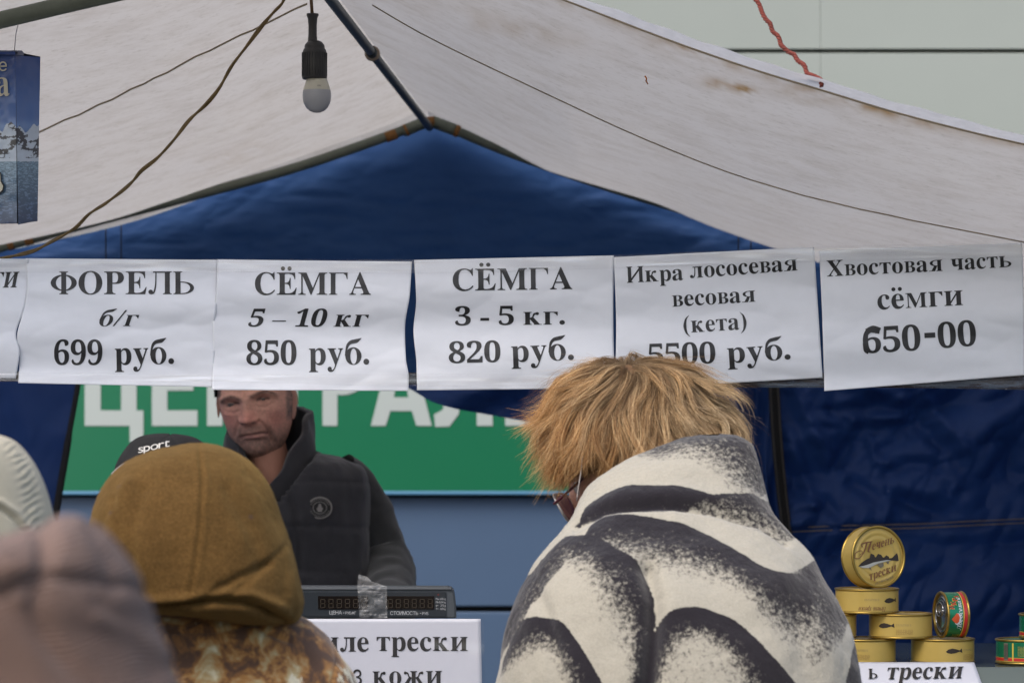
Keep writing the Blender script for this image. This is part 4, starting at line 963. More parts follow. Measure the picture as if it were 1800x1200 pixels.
V, Fc = tube_v([(r2*.45*math.cos(a)+0, r2*.32*math.sin(a)+.008, h2+.0005) for a in np.linspace(0, 2*math.pi, 24)], .001, 8); mesh('pull_ring', V, Fc, steelm, t)
LOCAL[0] = False
dz = Vector((-.975, -.22, 0)).normalized(); xz = Vector((.22, -.975, 0)).normalized(); yz = dz.cross(xz)
B = Matrix((xz, yz, dz)).transposed().to_4x4(); c3 = Vector((P(1667, 0, CY)[0], CY-.005, z2+r2+.0018))
put(t, Matrix.Translation(c3 - dz*h2/2) @ B)
# green cans standing at the right
def green_can(label, px, z, turn):
    t = can(label, .044, .0375, greenl, group='green caviar cans')
    can_text(t, [rects([(-137, 137, -9.8, -5)])], cyl(.044, .0003), redl, 'red_band'); can_text(t, [rects([(-137, 137, -10.4, -9.8), (-137, 137, -5, -4.4), (-27, -24.5, -32, -4.6)])], cyl(.044, .00045), yell, 'yellow_line')
    can_text(t, [FR(-18, 30, 13, 9, 14)], cyl(.044, .0004), yell); can_text(t, [rects([(-42, -34, -32, -6)])], cyl(.044, .0005), greyp, 'barcode_panel')
    can_text(t, [rects([(-41+i*1.1, -41+i*1.1+.5, -30, -8) for i in range(7)])], cyl(.044, .0007), dark, 'barcode')
    c = P(px, 0, CY); put(t, Matrix.Translation((c[0], CY, z)) @ Matrix.Rotation(R(-90+turn), 4, 'Z'))
green_can('lower green can with red band at the right picture edge, showing a barcode', 1797, z1, 0)
green_can('upper green can standing on another green can at the right picture edge', 1838, z1+.0378, 12)

# ================================================================== PEOPLE
skinm = M('skin', (1, 1, 1, 1), .62, attr='col', bump=.25, bs_=260, dist=.0006, spec=.35)
def with_p(V): return proj(V)
def shell(name, V, mat, parent, disp=None, attr=None, keep=None):
    """Closed loft with outward displacement disp(px, py, front, V) in metres; keep(px, py, V) -> vertex mask."""
    n = gnormals(V, True); c = V.mean(axis=1, keepdims=True); out = np.sum(n*(V-c), axis=-1, keepdims=True); n = np.where(out < 0, -n, n)
    a, b_ = proj(V); fr = np.clip(-n[..., 1]*1.5, 0, 1)
    if disp is not None: V = V + n*disp(a, b_, fr, V)[..., None]
    at = {k: f(a, b_, fr, V) for k, f in (attr or {}).items()}
    o = grid(name, V, mat, parent, wrap=True, attr=at or None)
    if keep is not None:
        m_ = keep(a, b_, V).reshape(-1); bm = bmesh.new(); bm.from_mesh(o.data); bm.verts.ensure_lookup_table()
        bmesh.ops.delete(bm, geom=[v for v in bm.verts if not m_[v.index]], context='VERTS'); bm.to_mesh(o.data); bm.free()
    return o, V
def front_pt(V, px, py, off=0.0):
    a, b_ = proj(V); n = gnormals(V, True); c = V.mean(axis=1, keepdims=True); d = (a-px)**2+(b_-py)**2 + np.where(V[..., 1] > c[..., 1], 1e6, 0)
    i = np.unravel_index(np.argmin(d), d.shape); return V[i]+np.array([0, -off, 0])
def wrap_surf(V, off):
    a, b_ = proj(V); m_ = (V[..., 1] < V.mean(axis=1, keepdims=True)[..., 1]); A_, B_, Yv = a[m_], b_[m_], V[..., 1][m_]
    def f(x, y):
        x = np.asarray(x); r = []
        for p, q_ in zip(x, y):
            d = (A_-p)**2+(B_-q_)**2; i = np.argpartition(d, 4)[:4]; w_ = 1/(d[i]+.1); r.append((Yv[i]*w_).sum()/w_.sum()-off)
        return Pv(x, y, np.array(r))
    return f
def cloth_disp(amp, sx, sy, seed, o=3): return lambda a, b_, fr, V: amp*fbm(V[..., 0]*sx, V[..., 2]*sy, V[..., 1]*sx, o, seed)
def legs(parent, cx, Y, ztop, mat, shoe, w_=.1):
    for s in (-1, 1):
        x = cx+s*w_; pts = [(x*1, Y, ztop), (x, Y-.01, .55), (x+s*.01, Y+.01, .3), (x+s*.015, Y, .07)]
        q = smooth_line(pts, 14); tube('trouser_leg', q, list(np.linspace(.095, .065, 14)), mat, parent, 16)
        V = [];  # shoe: low rounded wedge
        for k in np.linspace(0, 1, 12):
            L_ = -.09+.27*k; h = .075*(1-k)**.6+.035; wd = .045*math.sin(math.pi*min(.97, .25+k*.72))**.5
            for a in np.linspace(0, 2*math.pi, 12, endpoint=False): V.append((x+s*.015+wd*math.cos(a), Y+L_, max(.0, h/2+h/2*math.sin(a))))
        mesh('shoe', V, [tuple(f) for f in grid_faces(12, 12, True)]+[tuple(range(12)), tuple(range(132, 144))], shoe, parent)
def mini_head(parent, cx, cz, Y, f, col_, hw=.075, name='head'):
    """Head turned away from the queue view: skull, jaw, nose, ears. f: facing direction (x, y)."""
    nz, nt = 60, 64; f = np.array(f, float); f /= np.linalg.norm(f); sdir = np.array([f[1], -f[0]])
    t = np.linspace(0, 1, nz)[:, None]; th = np.linspace(0, 2*math.pi, nt, endpoint=False)[None, :]
    z = .12-.25*t; rad = np.sin(np.pi*np.clip(t*.93+.02, 0, 1))**.55; rad = rad*(1-.28*np.clip(t-.5, 0, 1)*1.6)
    fwd = np.cos(th)*(.098*rad)+.012*t; sd_ = np.sin(th)*(hw*rad)
    front = np.clip(np.cos(th), 0, 1)
    ang = np.sin(th)
    fwd = fwd + .024*np.exp(-((t-.58)/.09)**2-(ang/.16)**2)*front + .012*np.exp(-((t-.5)/.13)**2-(ang/.13)**2)*front - .008*(np.exp(-((t-.47)/.05)**2-((np.abs(ang)-.42)/.18)**2))*front + .006*np.exp(-((t-.75)/.03)**2-(ang/.35)**2)*front - .006*np.exp(-((t-.72)/.012)**2-(ang/.35)**2)*front + .010*np.exp(-((t-.9)/.07)**2-(ang/.3)**2)*front
    V = np.stack([cx+f[0]*fwd+sdir[0]*sd_, Y+f[1]*fwd+sdir[1]*sd_, cz+z+0*th], -1)
    c = np.zeros(V.shape); c[:] = col_; lip = (np.exp(-((t-.72)/.03)**2-(ang/.3)**2)*front)[..., None]; c = c*(1-.4*lip*np.array([.3, 1, 1]))
    o = grid(name, V, skinm, parent, wrap=True, attr={'col': c})
    for s in (-1, 1):
        e = Vector((cx+sdir[0]*s*hw*.95, Y+sdir[1]*s*hw*.95, cz-.01)); V2 = []
        for a in np.linspace(0, math.pi, 9):
            for b2 in np.linspace(0, 2*math.pi, 14, endpoint=False):
                rr = math.sin(a); V2.append(e+Vector((sdir[0]*s*.008*math.cos(a)*1.5-f[0]*.018*rr*math.cos(b2), sdir[1]*s*.012*math.cos(a)-f[1]*.018*rr*math.cos(b2), .032*rr*math.sin(b2))))
        o2 = mesh('ear', V2, [tuple(g_) for g_ in grid_faces(9, 14, True)], skinm, parent)
        at = o2.data.attributes.new('col', 'FLOAT_COLOR', 'POINT'); at.data.foreach_set('color', list(np.tile(list(col_)+[1], len(V2))))
        V3 = []
        ep = Vector((cx+f[0]*.083+sdir[0]*s*.031, Y+f[1]*.083+sdir[1]*s*.031, cz+.004))
        for a in np.linspace(0, math.pi, 8):
            for b2 in np.linspace(0, 2*math.pi, 12, endpoint=False): V3.append(ep+Vector((math.sin(a)*math.cos(b2), math.sin(a)*math.sin(b2), math.cos(a)))*.0115)
        mesh('eye', V3, [tuple(g_) for g_ in grid_faces(8, 12, True)], eyem, parent)
    return V
eyem = M('eye_white', (.55, .53, .5, 1), .2)
darkt = M('dark_trousers', (.03, .03, .035, 1), .85); shoem = M('dark_shoe', (.02, .02, .02, 1), .5)
skc = np.array([.36, .20, .145])

# ---------------------------------------------------------------- the seller
SYm = 6.6
sel = thing('person', 'man with stubble in a dark padded vest standing behind the scale, facing the queue', 'person', (P(470, 0, SYm)[0], SYm, 0))
rows = [(618, 446, 449), (621, 425, 470), (628, 407, 492), (642, 393, 505), (662, 385, 512), (690, 383, 515), (712, 386, 516), (735, 392, 514), (757, 400, 509), (778, 411, 500), (794, 425, 489), (804, 438, 476), (810, 456, 459)]
HV = loft(rows, SYm-.0, [(618, 1.25), (740, 1.25), (790, 1.15), (810, 1.1)], 190, 230, p=2.1)
def ln_(a, b_, pts, w_): return np.exp(-(dist_poly(a, b_, pts)/w_)**2)
def face(a, b_, fr, V):
    g = gauss; d = 0
    d = d + .0095*g(a, b_, 432, 712, 8, 19, -4) + .016*g(a, b_, 437, 733, 9, 11) + .007*g(a, b_, 437, 738, 9, 6) + .006*g(a, b_, 425, 739, 5, 5) + .006*g(a, b_, 450, 737, 5, 5)
    d = d + .0055*ln_(a, b_, [(390, 703), (405, 697), (424, 701)], 6) + .0055*ln_(a, b_, [(443, 695), (460, 688), (482, 694)], 6)
    d = d - .0095*g(a, b_, 409, 710, 13, 6, -6) - .0095*g(a, b_, 462, 701, 13, 6, -6)
    d = d + .003*g(a, b_, 400, 728, 12, 9) + .004*g(a, b_, 482, 722, 15, 12)
    d = d - .0035*ln_(a, b_, [(454, 739), (464, 748), (474, 762), (478, 776)], 3.2) - .003*ln_(a, b_, [(421, 741), (416, 752), (413, 766)], 3)
    d = d + .0025*ln_(a, b_, [(464, 736), (478, 752), (484, 768)], 6) - .002*ln_(a, b_, [(398, 722), (410, 726), (420, 722)], 2.5) - .002*ln_(a, b_, [(452, 714), (466, 716), (480, 708)], 2.5)
    d = d + .005*g(a, b_, 444, 756, 20, 13) - .0032*ln_(a, b_, [(423, 769), (432, 765), (446, 762), (460, 760), (473, 762)], 2.6) + .0028*g(a, b_, 446, 766.5, 15, 3.4, -6) + .002*g(a, b_, 444, 757.5, 15, 3, -6)
    d = d - .0045*g(a, b_, 449, 774, 14, 4.5) + .0085*g(a, b_, 450, 789, 17, 11) - .002*g(a, b_, 450, 791, 2.5, 6) - .002*g(a, b_, 437, 747, 2.5, 5)
    d = d - .003*ln_(a, b_, [(430, 687), (433, 696)], 3) 
    return d*fr + .0005*fbm(V[..., 0]*90, V[..., 2]*90, V[..., 1]*90, 3, 5)
def face_col(a, b_, fr, V):
    c = np.zeros(V.shape); c[:] = np.array([.68, .36, .265]); g = gauss
    def mx_(w_, t): 
        nonlocal c; w_ = np.clip(w_, 0, 1)[..., None]; c = c*(1-w_)+np.array(t)*w_
    mx_(.6*(g(a, b_, 438, 732, 14, 14)+g(a, b_, 402, 738, 16, 20)+.8*g(a, b_, 482, 736, 20, 20)), (.72, .27, .21))
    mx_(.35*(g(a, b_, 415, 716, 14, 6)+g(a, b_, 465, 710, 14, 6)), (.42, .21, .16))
    n = .75+.5*fbm(a/3, b_/3, 0, 3, 7)
    st = np.clip((b_-744)/26, 0, 1)*np.clip((812-b_)/10, 0, 1)*(1-g(a, b_, 447, 765, 20, 5)); mx_(.72*st*n, (.17, .125, .105))
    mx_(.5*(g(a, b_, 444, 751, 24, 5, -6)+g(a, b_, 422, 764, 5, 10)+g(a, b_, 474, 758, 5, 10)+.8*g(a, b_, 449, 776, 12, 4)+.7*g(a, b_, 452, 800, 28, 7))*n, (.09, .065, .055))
    mx_(.8*(g(a, b_, 446, 767, 17, 2.6, -6)), (.62, .28, .25)); mx_(.75*ln_(a, b_, [(424, 769), (432, 765), (446, 762), (460, 760), (472, 762)], 1.5), (.14, .05, .045))
    br = ln_(a, b_, [(391, 707), (398, 700), (410, 697), (424, 701)], 3.0)+ln_(a, b_, [(443, 697), (455, 690), (468, 687), (482, 693)], 3.0); mx_(.98*br*n, (.07, .045, .035))
    mx_(.55*(g(a, b_, 409, 708, 15, 6)+g(a, b_, 461, 700, 15, 6)), (.20, .10, .08))  # brown shading of the eye sockets put into the skin colour
    mx_(.97*(ln_(a, b_, [(398, 713), (408, 709), (419, 709)], 2.0)+ln_(a, b_, [(452, 703), (462, 700), (473, 700)], 2.0)), (.05, .03, .025))
    mx_(.7*(g(a, b_, 429, 742, 3.4, 1.8)+g(a, b_, 446, 741, 3.4, 1.8)), (.07, .03, .025))
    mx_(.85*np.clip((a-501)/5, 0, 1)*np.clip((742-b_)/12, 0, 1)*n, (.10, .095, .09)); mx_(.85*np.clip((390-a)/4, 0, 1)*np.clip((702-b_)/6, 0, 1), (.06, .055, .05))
    return np.clip(c*1.12*(1+.2*fbm(a/2.2, b_/2.2, 0, 3, 12))[..., None], 0, .85)
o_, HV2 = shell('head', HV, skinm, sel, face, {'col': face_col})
hv = loft([(610, 446, 450), (614, 420, 478), (625, 398, 500), (645, 383, 512), (670, 377, 518), (700, 377, 520), (735, 388, 518), (760, 398, 512)], SYm+.012, 1.22*.075/.075*.105, 90, 110)
hairdk = M('grey_dark_hair', (.055, .05, .048, 1), .7, var=.4, vs_=200, bump=.8, bs_=500)
shell('hair', hv, hairdk, sel, cloth_disp(.003, 90, 60, 3), keep=lambda a, b_, V: (b_ < 652) | ((V[..., 1] > SYm-.012) & (b_ < 700)) | ((V[..., 1] > SYm+.03)))
for (ex, ey) in ((409, 710.5), (462, 701.5)):
    c = front_pt(HV2, ex, ey); ec = Vector(c)+Vector((0, .0095, 0)); V3 = []
    for a in np.linspace(0, math.pi, 12):
        for b2 in np.linspace(0, 2*math.pi, 18, endpoint=False): V3.append(ec+Vector((math.sin(a)*math.cos(b2), math.sin(a)*math.sin(b2), math.cos(a)))*.0112)
    e = mesh('eye', V3, [tuple(g_) for g_ in grid_faces(12, 18, True)], M('dark_eye', (.09, .07, .06, 1), .2), sel)
    V3 = []  # upper lid, a skin shell over the upper half of the eyeball
    for a in np.linspace(0.1, math.pi*.43, 10):
        for b2 in np.linspace(math.pi*.95, math.pi*2.05, 16): V3.append(ec+Vector((math.sin(a)*math.cos(b2)*1.12, math.sin(a)*math.sin(b2), math.cos(a)))*.0122)
    l = mesh('eyelid', V3, [tuple(g_) for g_ in grid_faces(10, 16)], skinm, sel); at = l.data.attributes.new('col', 'FLOAT_COLOR', 'POINT'); at.data.foreach_set('color', [.36, .2, .15, 1]*len(V3))
# ear
def ear(cx, cy, Y, w_, h, parent, cc, yaw=.5):
    V = []; k = Y/F; c0 = np.array(P(cx, cy, Y))
    for i, t in enumerate(np.linspace(0, 1, 14)):
        for a in np.linspace(0, 2*math.pi, 26, endpoint=False):
            r_ = math.sin(t*math.pi); low = .72 if math.sin(a) < 0 else 1
            dep = -.012*(math.cos(t*math.pi)) + (.010*math.exp(-((t-0)/.33)**2) if t < .6 else 0)
            V.append(c0+np.array([w_*k*r_*math.cos(a)*low, dep, h*k*r_*math.sin(a)]))
    o = mesh('ear', V, [tuple(g_) for g_ in grid_faces(14, 26, True)], skinm, parent)
    at = o.data.attributes.new('col', 'FLOAT_COLOR', 'POINT'); at.data.foreach_set('color', list(np.tile(list(cc)+[1], len(V))))
ear(515, 709, SYm-.012, 9, 28, sel, (.58, .31, .24)); ear(384, 712, SYm+.01, 4, 22, sel, (.5, .27, .2))
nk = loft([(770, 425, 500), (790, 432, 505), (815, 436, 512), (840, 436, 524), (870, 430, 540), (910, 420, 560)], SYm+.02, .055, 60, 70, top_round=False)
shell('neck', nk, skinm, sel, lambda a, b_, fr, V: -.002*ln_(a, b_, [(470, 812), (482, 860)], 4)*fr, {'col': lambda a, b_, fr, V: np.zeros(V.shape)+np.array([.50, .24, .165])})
vestm = M('padded_vest', (.024, .023, .030, 1), .75, var=.3, vs_=25, bump=.5, bs_=260, sheen=.25, dist=.0015); sleevem = M('dark_grey_fleece', (.026, .027, .028, 1), .9, var=.25, vs_=40, bump=.5, bs_=400, sheen=.3)
vr = [(782, 440, 500), (787, 415, 535), (795, 385, 560), (806, 350, 598), (816, 325, 625), (832, 306, 640), (870, 292, 648), (930, 285, 650), (1020, 286, 648), (1120, 292, 644), (1400, 290, 655), (1560, 285, 660)]
vv = loft(vr, SYm+.03, [(782, .9), (830, .62), (1000, .62), (1560, .6)], 170, 150, p=2.3)
def vest_d(a, b_, fr, V):
    d = .006*fbm(V[..., 0]*14, V[..., 2]*10, V[..., 1]*10, 3, 11) + .005*(ridged(V[..., 0]*22, V[..., 2]*9, V[..., 1]*16, 3, 14)-.3)
    for yq in (846, 925, 1005, 1085): d = d - .0018*np.exp(-((b_-yq-(a-560)*.03)/5)**2)
    d = d - .004*ln_(a, b_, [(592, 812), (610, 870), (612, 960), (600, 1060)], 5)*0
    d = d + .004*ln_(a, b_, [(632, 818), (634, 870), (630, 960), (620, 1060)], 8)
    d = d - .095*np.clip(((884-b_)*.80-abs(a-486))/7, 0, 1)*np.clip((SYm+.03-V[..., 1])/.02, 0, 1)
    return d - .012*ln_(a, b_, [(500, 840), (520, 900), (528, 1000)], 6)*fr
o_, VV2 = shell('vest', vv, vestm, sel, vest_d, keep=lambda a, b_, V: ~((b_ < 800) & (abs(a-474) < 62)))
# stand-up collar
V = np.zeros((26, 110, 3)); ph = np.linspace(R(-97), R(262), 110)
for j, p_ in enumerate(ph):
    f_ = max(0, math.cos(p_-R(-90)))   # 1 at the front
    fright = math.exp(-((math.degrees(p_)+45)/30)**2); 
    ztop = np.interp(math.degrees(p_), [-97, -80, -62, -40, -15, 0, 40, 90, 140, 180, 215, 242, 262], [872, 842, 812, 776, 742, 728, 714, 712, 735, 752, 776, 806, 862])
    zbot = np.interp(math.degrees(p_), [-97, -62, -30, 0, 90, 180, 242, 262], [915, 890, 855, 825, 805, 815, 860, 905])
    for i, t in enumerate(np.linspace(0, 1, 26)):
        py = zbot+(ztop-zbot)*t; rx = .082+.006*math.sin(t*3.1)-.006*t; ry = .080
        c = P(474, py, SYm+.02); V[i, j] = (c[0]+rx*math.cos(p_)+.004*math.sin(j*.5+t*4)*t, c[1]+ry*math.sin(p_), c[2])
grid('collar', V, vestm, sel, thick=.014)
V = np.zeros((14, 40, 3))
for j, p_ in enumerate(np.linspace(R(-130), R(-50), 40)):
    for i, t in enumerate(np.linspace(0, 1, 14)):
        f_ = abs(math.degrees(p_)+86)/44; py = 905-(56*f_**1.2+14)*t; c = P(490, py, SYm+.02); V[i, j] = (c[0]+.075*math.cos(p_), c[1]+.088*math.sin(p_), c[2])
grid('dark_shirt', V, M('black_shirt', (.012, .012, .013, 1), .9), sel, thick=.006)
def sleeve(parent, pts, Ys, rs, mat, seed=1, nm='sleeve'):
    q = smooth_line([P(x, y, Y) for (x, y), Y in zip(pts, Ys)], 70); rr = np.interp(np.linspace(0, 1, 70), np.linspace(0, 1, len(rs)), rs)
    V, Fc = tube_v(q, rr, 40); V = np.array([tuple(v) for v in V]).reshape(70, 40, 3); c = V.mean(axis=1, keepdims=True); n = (V-c); n /= np.linalg.norm(n, axis=-1, keepdims=True)+1e-9
    V = V + n*(.006*fbm(V[..., 0]*22, V[..., 2]*18, V[..., 1]*22, 3, seed)+.006*(ridged(V[..., 0]*16, V[..., 2]*26, V[..., 1]*16, 3, seed+40)-.3))[..., None]; return grid(nm, V, mat, parent, wrap=True)
sleeve(sel, [(596, 828), (622, 850), (648, 900), (668, 960), (684, 1020), (680, 1085), (648, 1125)], [6.64, 6.66, 6.68, 6.68, 6.62, 6.4, 6.15], [.038, .050, .053, .053, .053, .048, .038], sleevem, 3)
sleeve(sel, [(345, 828), (320, 850), (296, 900), (280, 960), (268, 1020), (280, 1100), (330, 1150)], [6.64, 6.66, 6.68, 6.68, 6.62, 6.4, 6.15], [.038, .050, .053, .053, .053, .048, .038], sleevem, 4)
def hand(parent, c, d, up, mat_c, sc_=1.0):
    """Relaxed hand: palm plus four unequal bent fingers and a thumb. c wrist, d pointing direction, up back-of-hand normal."""
    d = Vector(d).normalized(); up = Vector(up).normalized(); sx = d.cross(up).normalized(); up = sx.cross(d); c = Vector(c)
    V = []; Fc = []
    q = [c+d*k for k in np.linspace(-.01, .09, 8)]
    for i, p_ in enumerate(q):
        w_ = [.028, .03, .036, .040, .042, .041, .039, .03][i]; h = [.02, .02, .019, .018, .017, .015, .013, .008][i]
        for a in np.linspace(0, 2*math.pi, 16, endpoint=False): V.append(p_+sx*w_*math.cos(a)+up*h*math.sin(a))
    Fc = [tuple(f) for f in grid_faces(8, 16, True)]+[tuple(range(16))[::-1], tuple(range(112, 128))]
    for k, (off, L_) in enumerate(((-.029, .062), (-.0098, .074), (.0098, .078), (.029, .070))):
        b0 = c+d*.078+sx*off; pts = [b0-d*.01, b0+d*L_*.4-up*.002, b0+d*L_*.75-up*.014, b0+d*L_*.93-up*.030]
        v, f = tube_v(smooth_line(pts, 10), list(np.linspace(.0092, .0068, 9))+[.003], 10); Fc += [tuple(j+len(V) for j in g_) for g_ in f]; V += v
    b0 = c+d*.025+sx*.034; pts = [b0-sx*.01, b0+d*.025+sx*.018, b0+d*.05+sx*.024-up*.008, b0+d*.066+sx*.02-up*.014]
    v, f = tube_v(smooth_line(pts, 10), [.012]*4+[.011, .0105, .010, .009, .008, .004], 10); Fc += [tuple(j+len(V) for j in g_) for g_ in f]; V += v
    o = mesh('hand', V, Fc, skinm, parent); at = o.data.attributes.new('col', 'FLOAT_COLOR', 'POINT'); at.data.foreach_set('color', list(np.tile(list(mat_c)+[1], len(V))))
for px, s in ((648, -1), (330, 1)): hand(sel, P(px, 1128 if s < 0 else 1152, 6.13), (s*.15, -1, -.25), (0, -.2, 1), skc)
legs(sel, P(470, 0, SYm)[0], SYm+.03, .95, darkt, shoem)
# round badge on the vest
bc = front_pt(VV2, 560, 893, .004); bx = np.array(bc); kk = 6.5/F
badge = M('pale_grey_print', A(150, 145, 142, .9), .6)
def bpoly(ps, e, mat, nm): 
    v, f = polys(ps); return mesh(nm, [(bx[0]+(x)*kk, bx[1]-e, bx[2]-(y)*kk) for x, y in v], f, mat, sel, smooth=False)
bpoly([ell(0, 0, 22, 19.5, 40)], 0, badge, 'badge'); bpoly([ell(0, 0, 19.2, 16.8, 40)], .0012, M('badge_black', (.012, .012, .012, 1), .7), 'badge')
bpoly([[ell(0, 0, 12.5, 11, 32), ell(0, 0, 11.3, 9.9, 32)]], .0022, badge, 'badge')
bpoly([[(15.8*math.cos(a-.045), 13.8*math.sin(a-.045)), (17.8*math.cos(a-.045), 15.5*math.sin(a-.045)), (17.8*math.cos(a+.05), 15.5*math.sin(a+.05)), (15.8*math.cos(a+.05), 13.8*math.sin(a+.05))] for a in np.linspace(0, 2*math.pi, 30, endpoint=False) if abs(math.cos(a)) < .93], .0022, badge, 'badge')
bpoly([[(-2, -7), (2, -7), (3, -2), (6, 2), (4, 4), (4, 7), (-4, 7), (-4, 4), (-6, 2), (-3, -2)]], .0024, badge, 'badge')

# ---------------------------------------------------------------- person in the black sport cap
capm = M('black_cap_cloth', (.012, .012, .013, 1), .9, spec=.2, var=.3, vs_=60, bump=.5, bs_=500)
pc = thing('person', 'person in a black cap with the word sport, almost hidden behind the brown hood', 'person', (P(320, 0, 4.45)[0], 4.45, 0))
cv = loft([(761, 284, 290), (763, 262, 316), (768, 244, 340), (777, 230, 356), (790, 219, 370), (806, 209, 382), (824, 202, 392), (840, 200, 396)], 4.45, .108, 90, 110)
o_, CV2 = shell('cap', cv, capm, pc, lambda a, b_, fr, V: -.0012*(ln_(a, b_, [(300, 762), (262, 790), (238, 830)], 1.6)+ln_(a, b_, [(300, 762), (322, 800), (326, 830)], 1.6)) + .0008*fbm(V[..., 0]*40, V[..., 2]*40, 0, 2, 4))
lettering('printed_text', [line_px('sport', 243, 796, 298, 784, 15, .25, sans=True, gap=.02)], wrap_surf(CV2, .0016), M('white_cap_print', A(190, 188, 184, .8), .6), pc, 3, 3)
V = []
q = smooth_line([(197, 834), (207, 824), (220, 815), (236, 809)], 16)
tube('cap_trim', [P(x, y, 4.36) for x, y in q], .0022, M('grey_cap_trim', A(150, 152, 160, .7), .5), pc, 8)
mini_head(pc, P(298, 0, 4.46)[0], P(0, 970, 4.46)[2], 4.47, (.35, 1), (.3, .18, .13), hw=.076)
bd = loft([(935, 250, 390), (950, 200, 420), (975, 150, 440), (1010, 120, 450), (1100, 110, 455), (1400, 110, 460), (1900, 120, 460)], 4.45, .13, 80, 80, p=2.3)
shell('jacket', bd, M('black_jacket', (.02, .02, .022, 1), .8), pc, cloth_disp(.008, 12, 10, 5)); legs(pc, P(315, 0, 4.45)[0], 4.45, .85, darkt, shoem)
sleeve(pc, [(150, 985), (128, 1080), (135, 1250), (230, 1330)], [4.45, 4.45, 4.42, 4.55], [.05, .055, .05, .042], capm, 5); sleeve(pc, [(420, 1000), (440, 1080), (440, 1250), (400, 1330)], [4.45, 4.45, 4.42, 4.55], [.05, .055, .05, .042], capm, 6)

# ---------------------------------------------------------------- woman in the brown fleece hood
fleece, nt, b = new_mat('brown_fleece'); b.inputs['Roughness'].default_value = .95; b.inputs['Specular IOR Level'].default_value = .1; b.inputs['Sheen Weight'].default_value = .35; b.inputs['Sheen Roughness'].default_value = .5; b.inputs['Sheen Tint'].default_value = A(190, 160, 100)
n1 = noise_node(nt, 420, 3, .7); r1 = ramp(nt, n1.outputs[0], .3, .75, A(92, 67, 32, .46), A(138, 106, 62, .46)); n2 = noise_node(nt, 30, 4, .6); r2 = ramp(nt, n2.outputs[0], .3, .7, (.85, .85, .85, 1), (1.12, 1.12, 1.12, 1))
c1_ = mixc(nt, 1, r1.outputs[0], r2.outputs[0], 'MULTIPLY'); vn = N(nt, 'ShaderNodeTexVoronoi'); vn.inputs['Scale'].default_value = 26; tc = N(nt, 'ShaderNodeTexCoord'); nt.links.new(tc.outputs['Object'], vn.inputs[0]); r3 = ramp(nt, vn.outputs['Distance'], .05, .09, (.55, .55, .55, 1), (0, 0, 0, 1))
nt.links.new(mixc(nt, r3.outputs[0], c1_, A(70, 58, 60, .8)), b.inputs['Base Color']); add_bump(nt, b, n1.outputs[0], .8, .0012)
hw = thing('person', 'woman seen from behind in a brown fleece hood and a brown and cream patterned jacket', 'person', (P(340, 0, 3.78)[0], 3.78, 0))
hr = [(776, 343, 352), (779, 318, 376), (785, 285, 396), (795, 253, 415), (812, 220, 436), (835, 196, 456), (870, 175, 476), (910, 162, 492), (950, 156, 507), (1000, 158, 522), (1036, 168, 531), (1058, 182, 534), (1070, 215, 532), (1078, 290, 530), (1088, 380, 524), (1094, 430, 512), (1096, 450, 497)]
hvv = loft(hr, [(776, 3.76), (1096, 3.74)], [(776, 1.0), (900, 1.05), (1050, 1.0), (1070, 1.0), (1080, 1.2), (1096, 1.6)], 230, 260, p=2.15)
def hood_d(a, b_, fr, V):
    d = .0055*fbm(V[..., 0]*11, V[..., 2]*8, V[..., 1]*9, 3, 31)
    sm = [(350, 777), (356, 840), (352, 920), (342, 1000), (330, 1075)]
    d = d - .0024*ln_(a, b_, sm, 2.6)*fr + .0018*(ln_(a, b_, [(x+8, y) for x, y in sm], 5)+ln_(a, b_, [(x-8, y) for x, y in sm], 5))*fr
    d = d - .012*ln_(a, b_, [(200, 1070), (300, 1068), (380, 1055), (430, 1058), (470, 1074), (500, 1092)], 7)*fr + .006*ln_(a, b_, [(240, 1058), (330, 1054), (390, 1044), (440, 1048), (500, 1072)], 10)*fr
    d = d - .005*ln_(a, b_, [(345, 1062), (390, 1030), (430, 1010), (470, 990)], 7)*fr - .003*ln_(a, b_, [(400, 1050), (450, 1010), (500, 960)], 6)*fr
    d = d + .004*ln_(a, b_, [(225, 850), (200, 920), (192, 1000)], 12)*fr - .004*ln_(a, b_, [(250, 860), (232, 930), (228, 1010)], 12)*fr - .003*ln_(a, b_, [(400, 860), (440, 930), (455, 990)], 14)*fr + .003*ln_(a, b_, [(500, 930), (508, 1000), (505, 1050)], 9)*fr
    d = d - .003*ln_(a, b_, [(180, 930), (190, 990), (215, 1040)], 7)*fr - .0025*ln_(a, b_, [(205, 880), (215, 960), (240, 1020)], 7)*fr + .003*ln_(a, b_, [(512, 1010), (520, 1060), (515, 1092)], 6)*fr
    d = d - .003*ln_(a, b_, [(435, 830), (470, 880), (492, 930)], 7)*fr
    return d + .0006*fbm(V[..., 0]*140, V[..., 2]*140, V[..., 1]*140, 2, 8)
cx_ = P(345, 0, 3.75)[0]
o_, HD = shell('hood', hvv, fleece, hw, hood_d, keep=lambda a, b_, V: ~((V[..., 1] > 3.80) & (abs(V[..., 0]-cx_) < .062) & (V[..., 2] < P(0, 850, 3.75)[2]) & (V[..., 2] > P(0, 1080, 3.75)[2])))
mini_head(hw, cx_, P(0, 985, 3.77)[2], 3.83, (0, 1), (.38, .24, .18), hw=.074)
jm, nt, b = new_mat('brown_cream_print_cloth'); b.inputs['Roughness'].default_value = .85; b.inputs['Sheen Weight'].default_value = .2
na = noise_node(nt, 30, 7, .62, stretch=(1, 1, .8)); na.inputs['Distortion'].default_value = .55; rr_ = N(nt, 'ShaderNodeValToRGB'); nt.links.new(na.outputs[0], rr_.inputs[0]); cr = rr_.color_ramp
cr.elements[0].position = .43; cr.elements[0].color = A(84, 58, 40, .85); cr.elements[1].position = .66; cr.elements[1].color = A(210, 200, 166, .8)
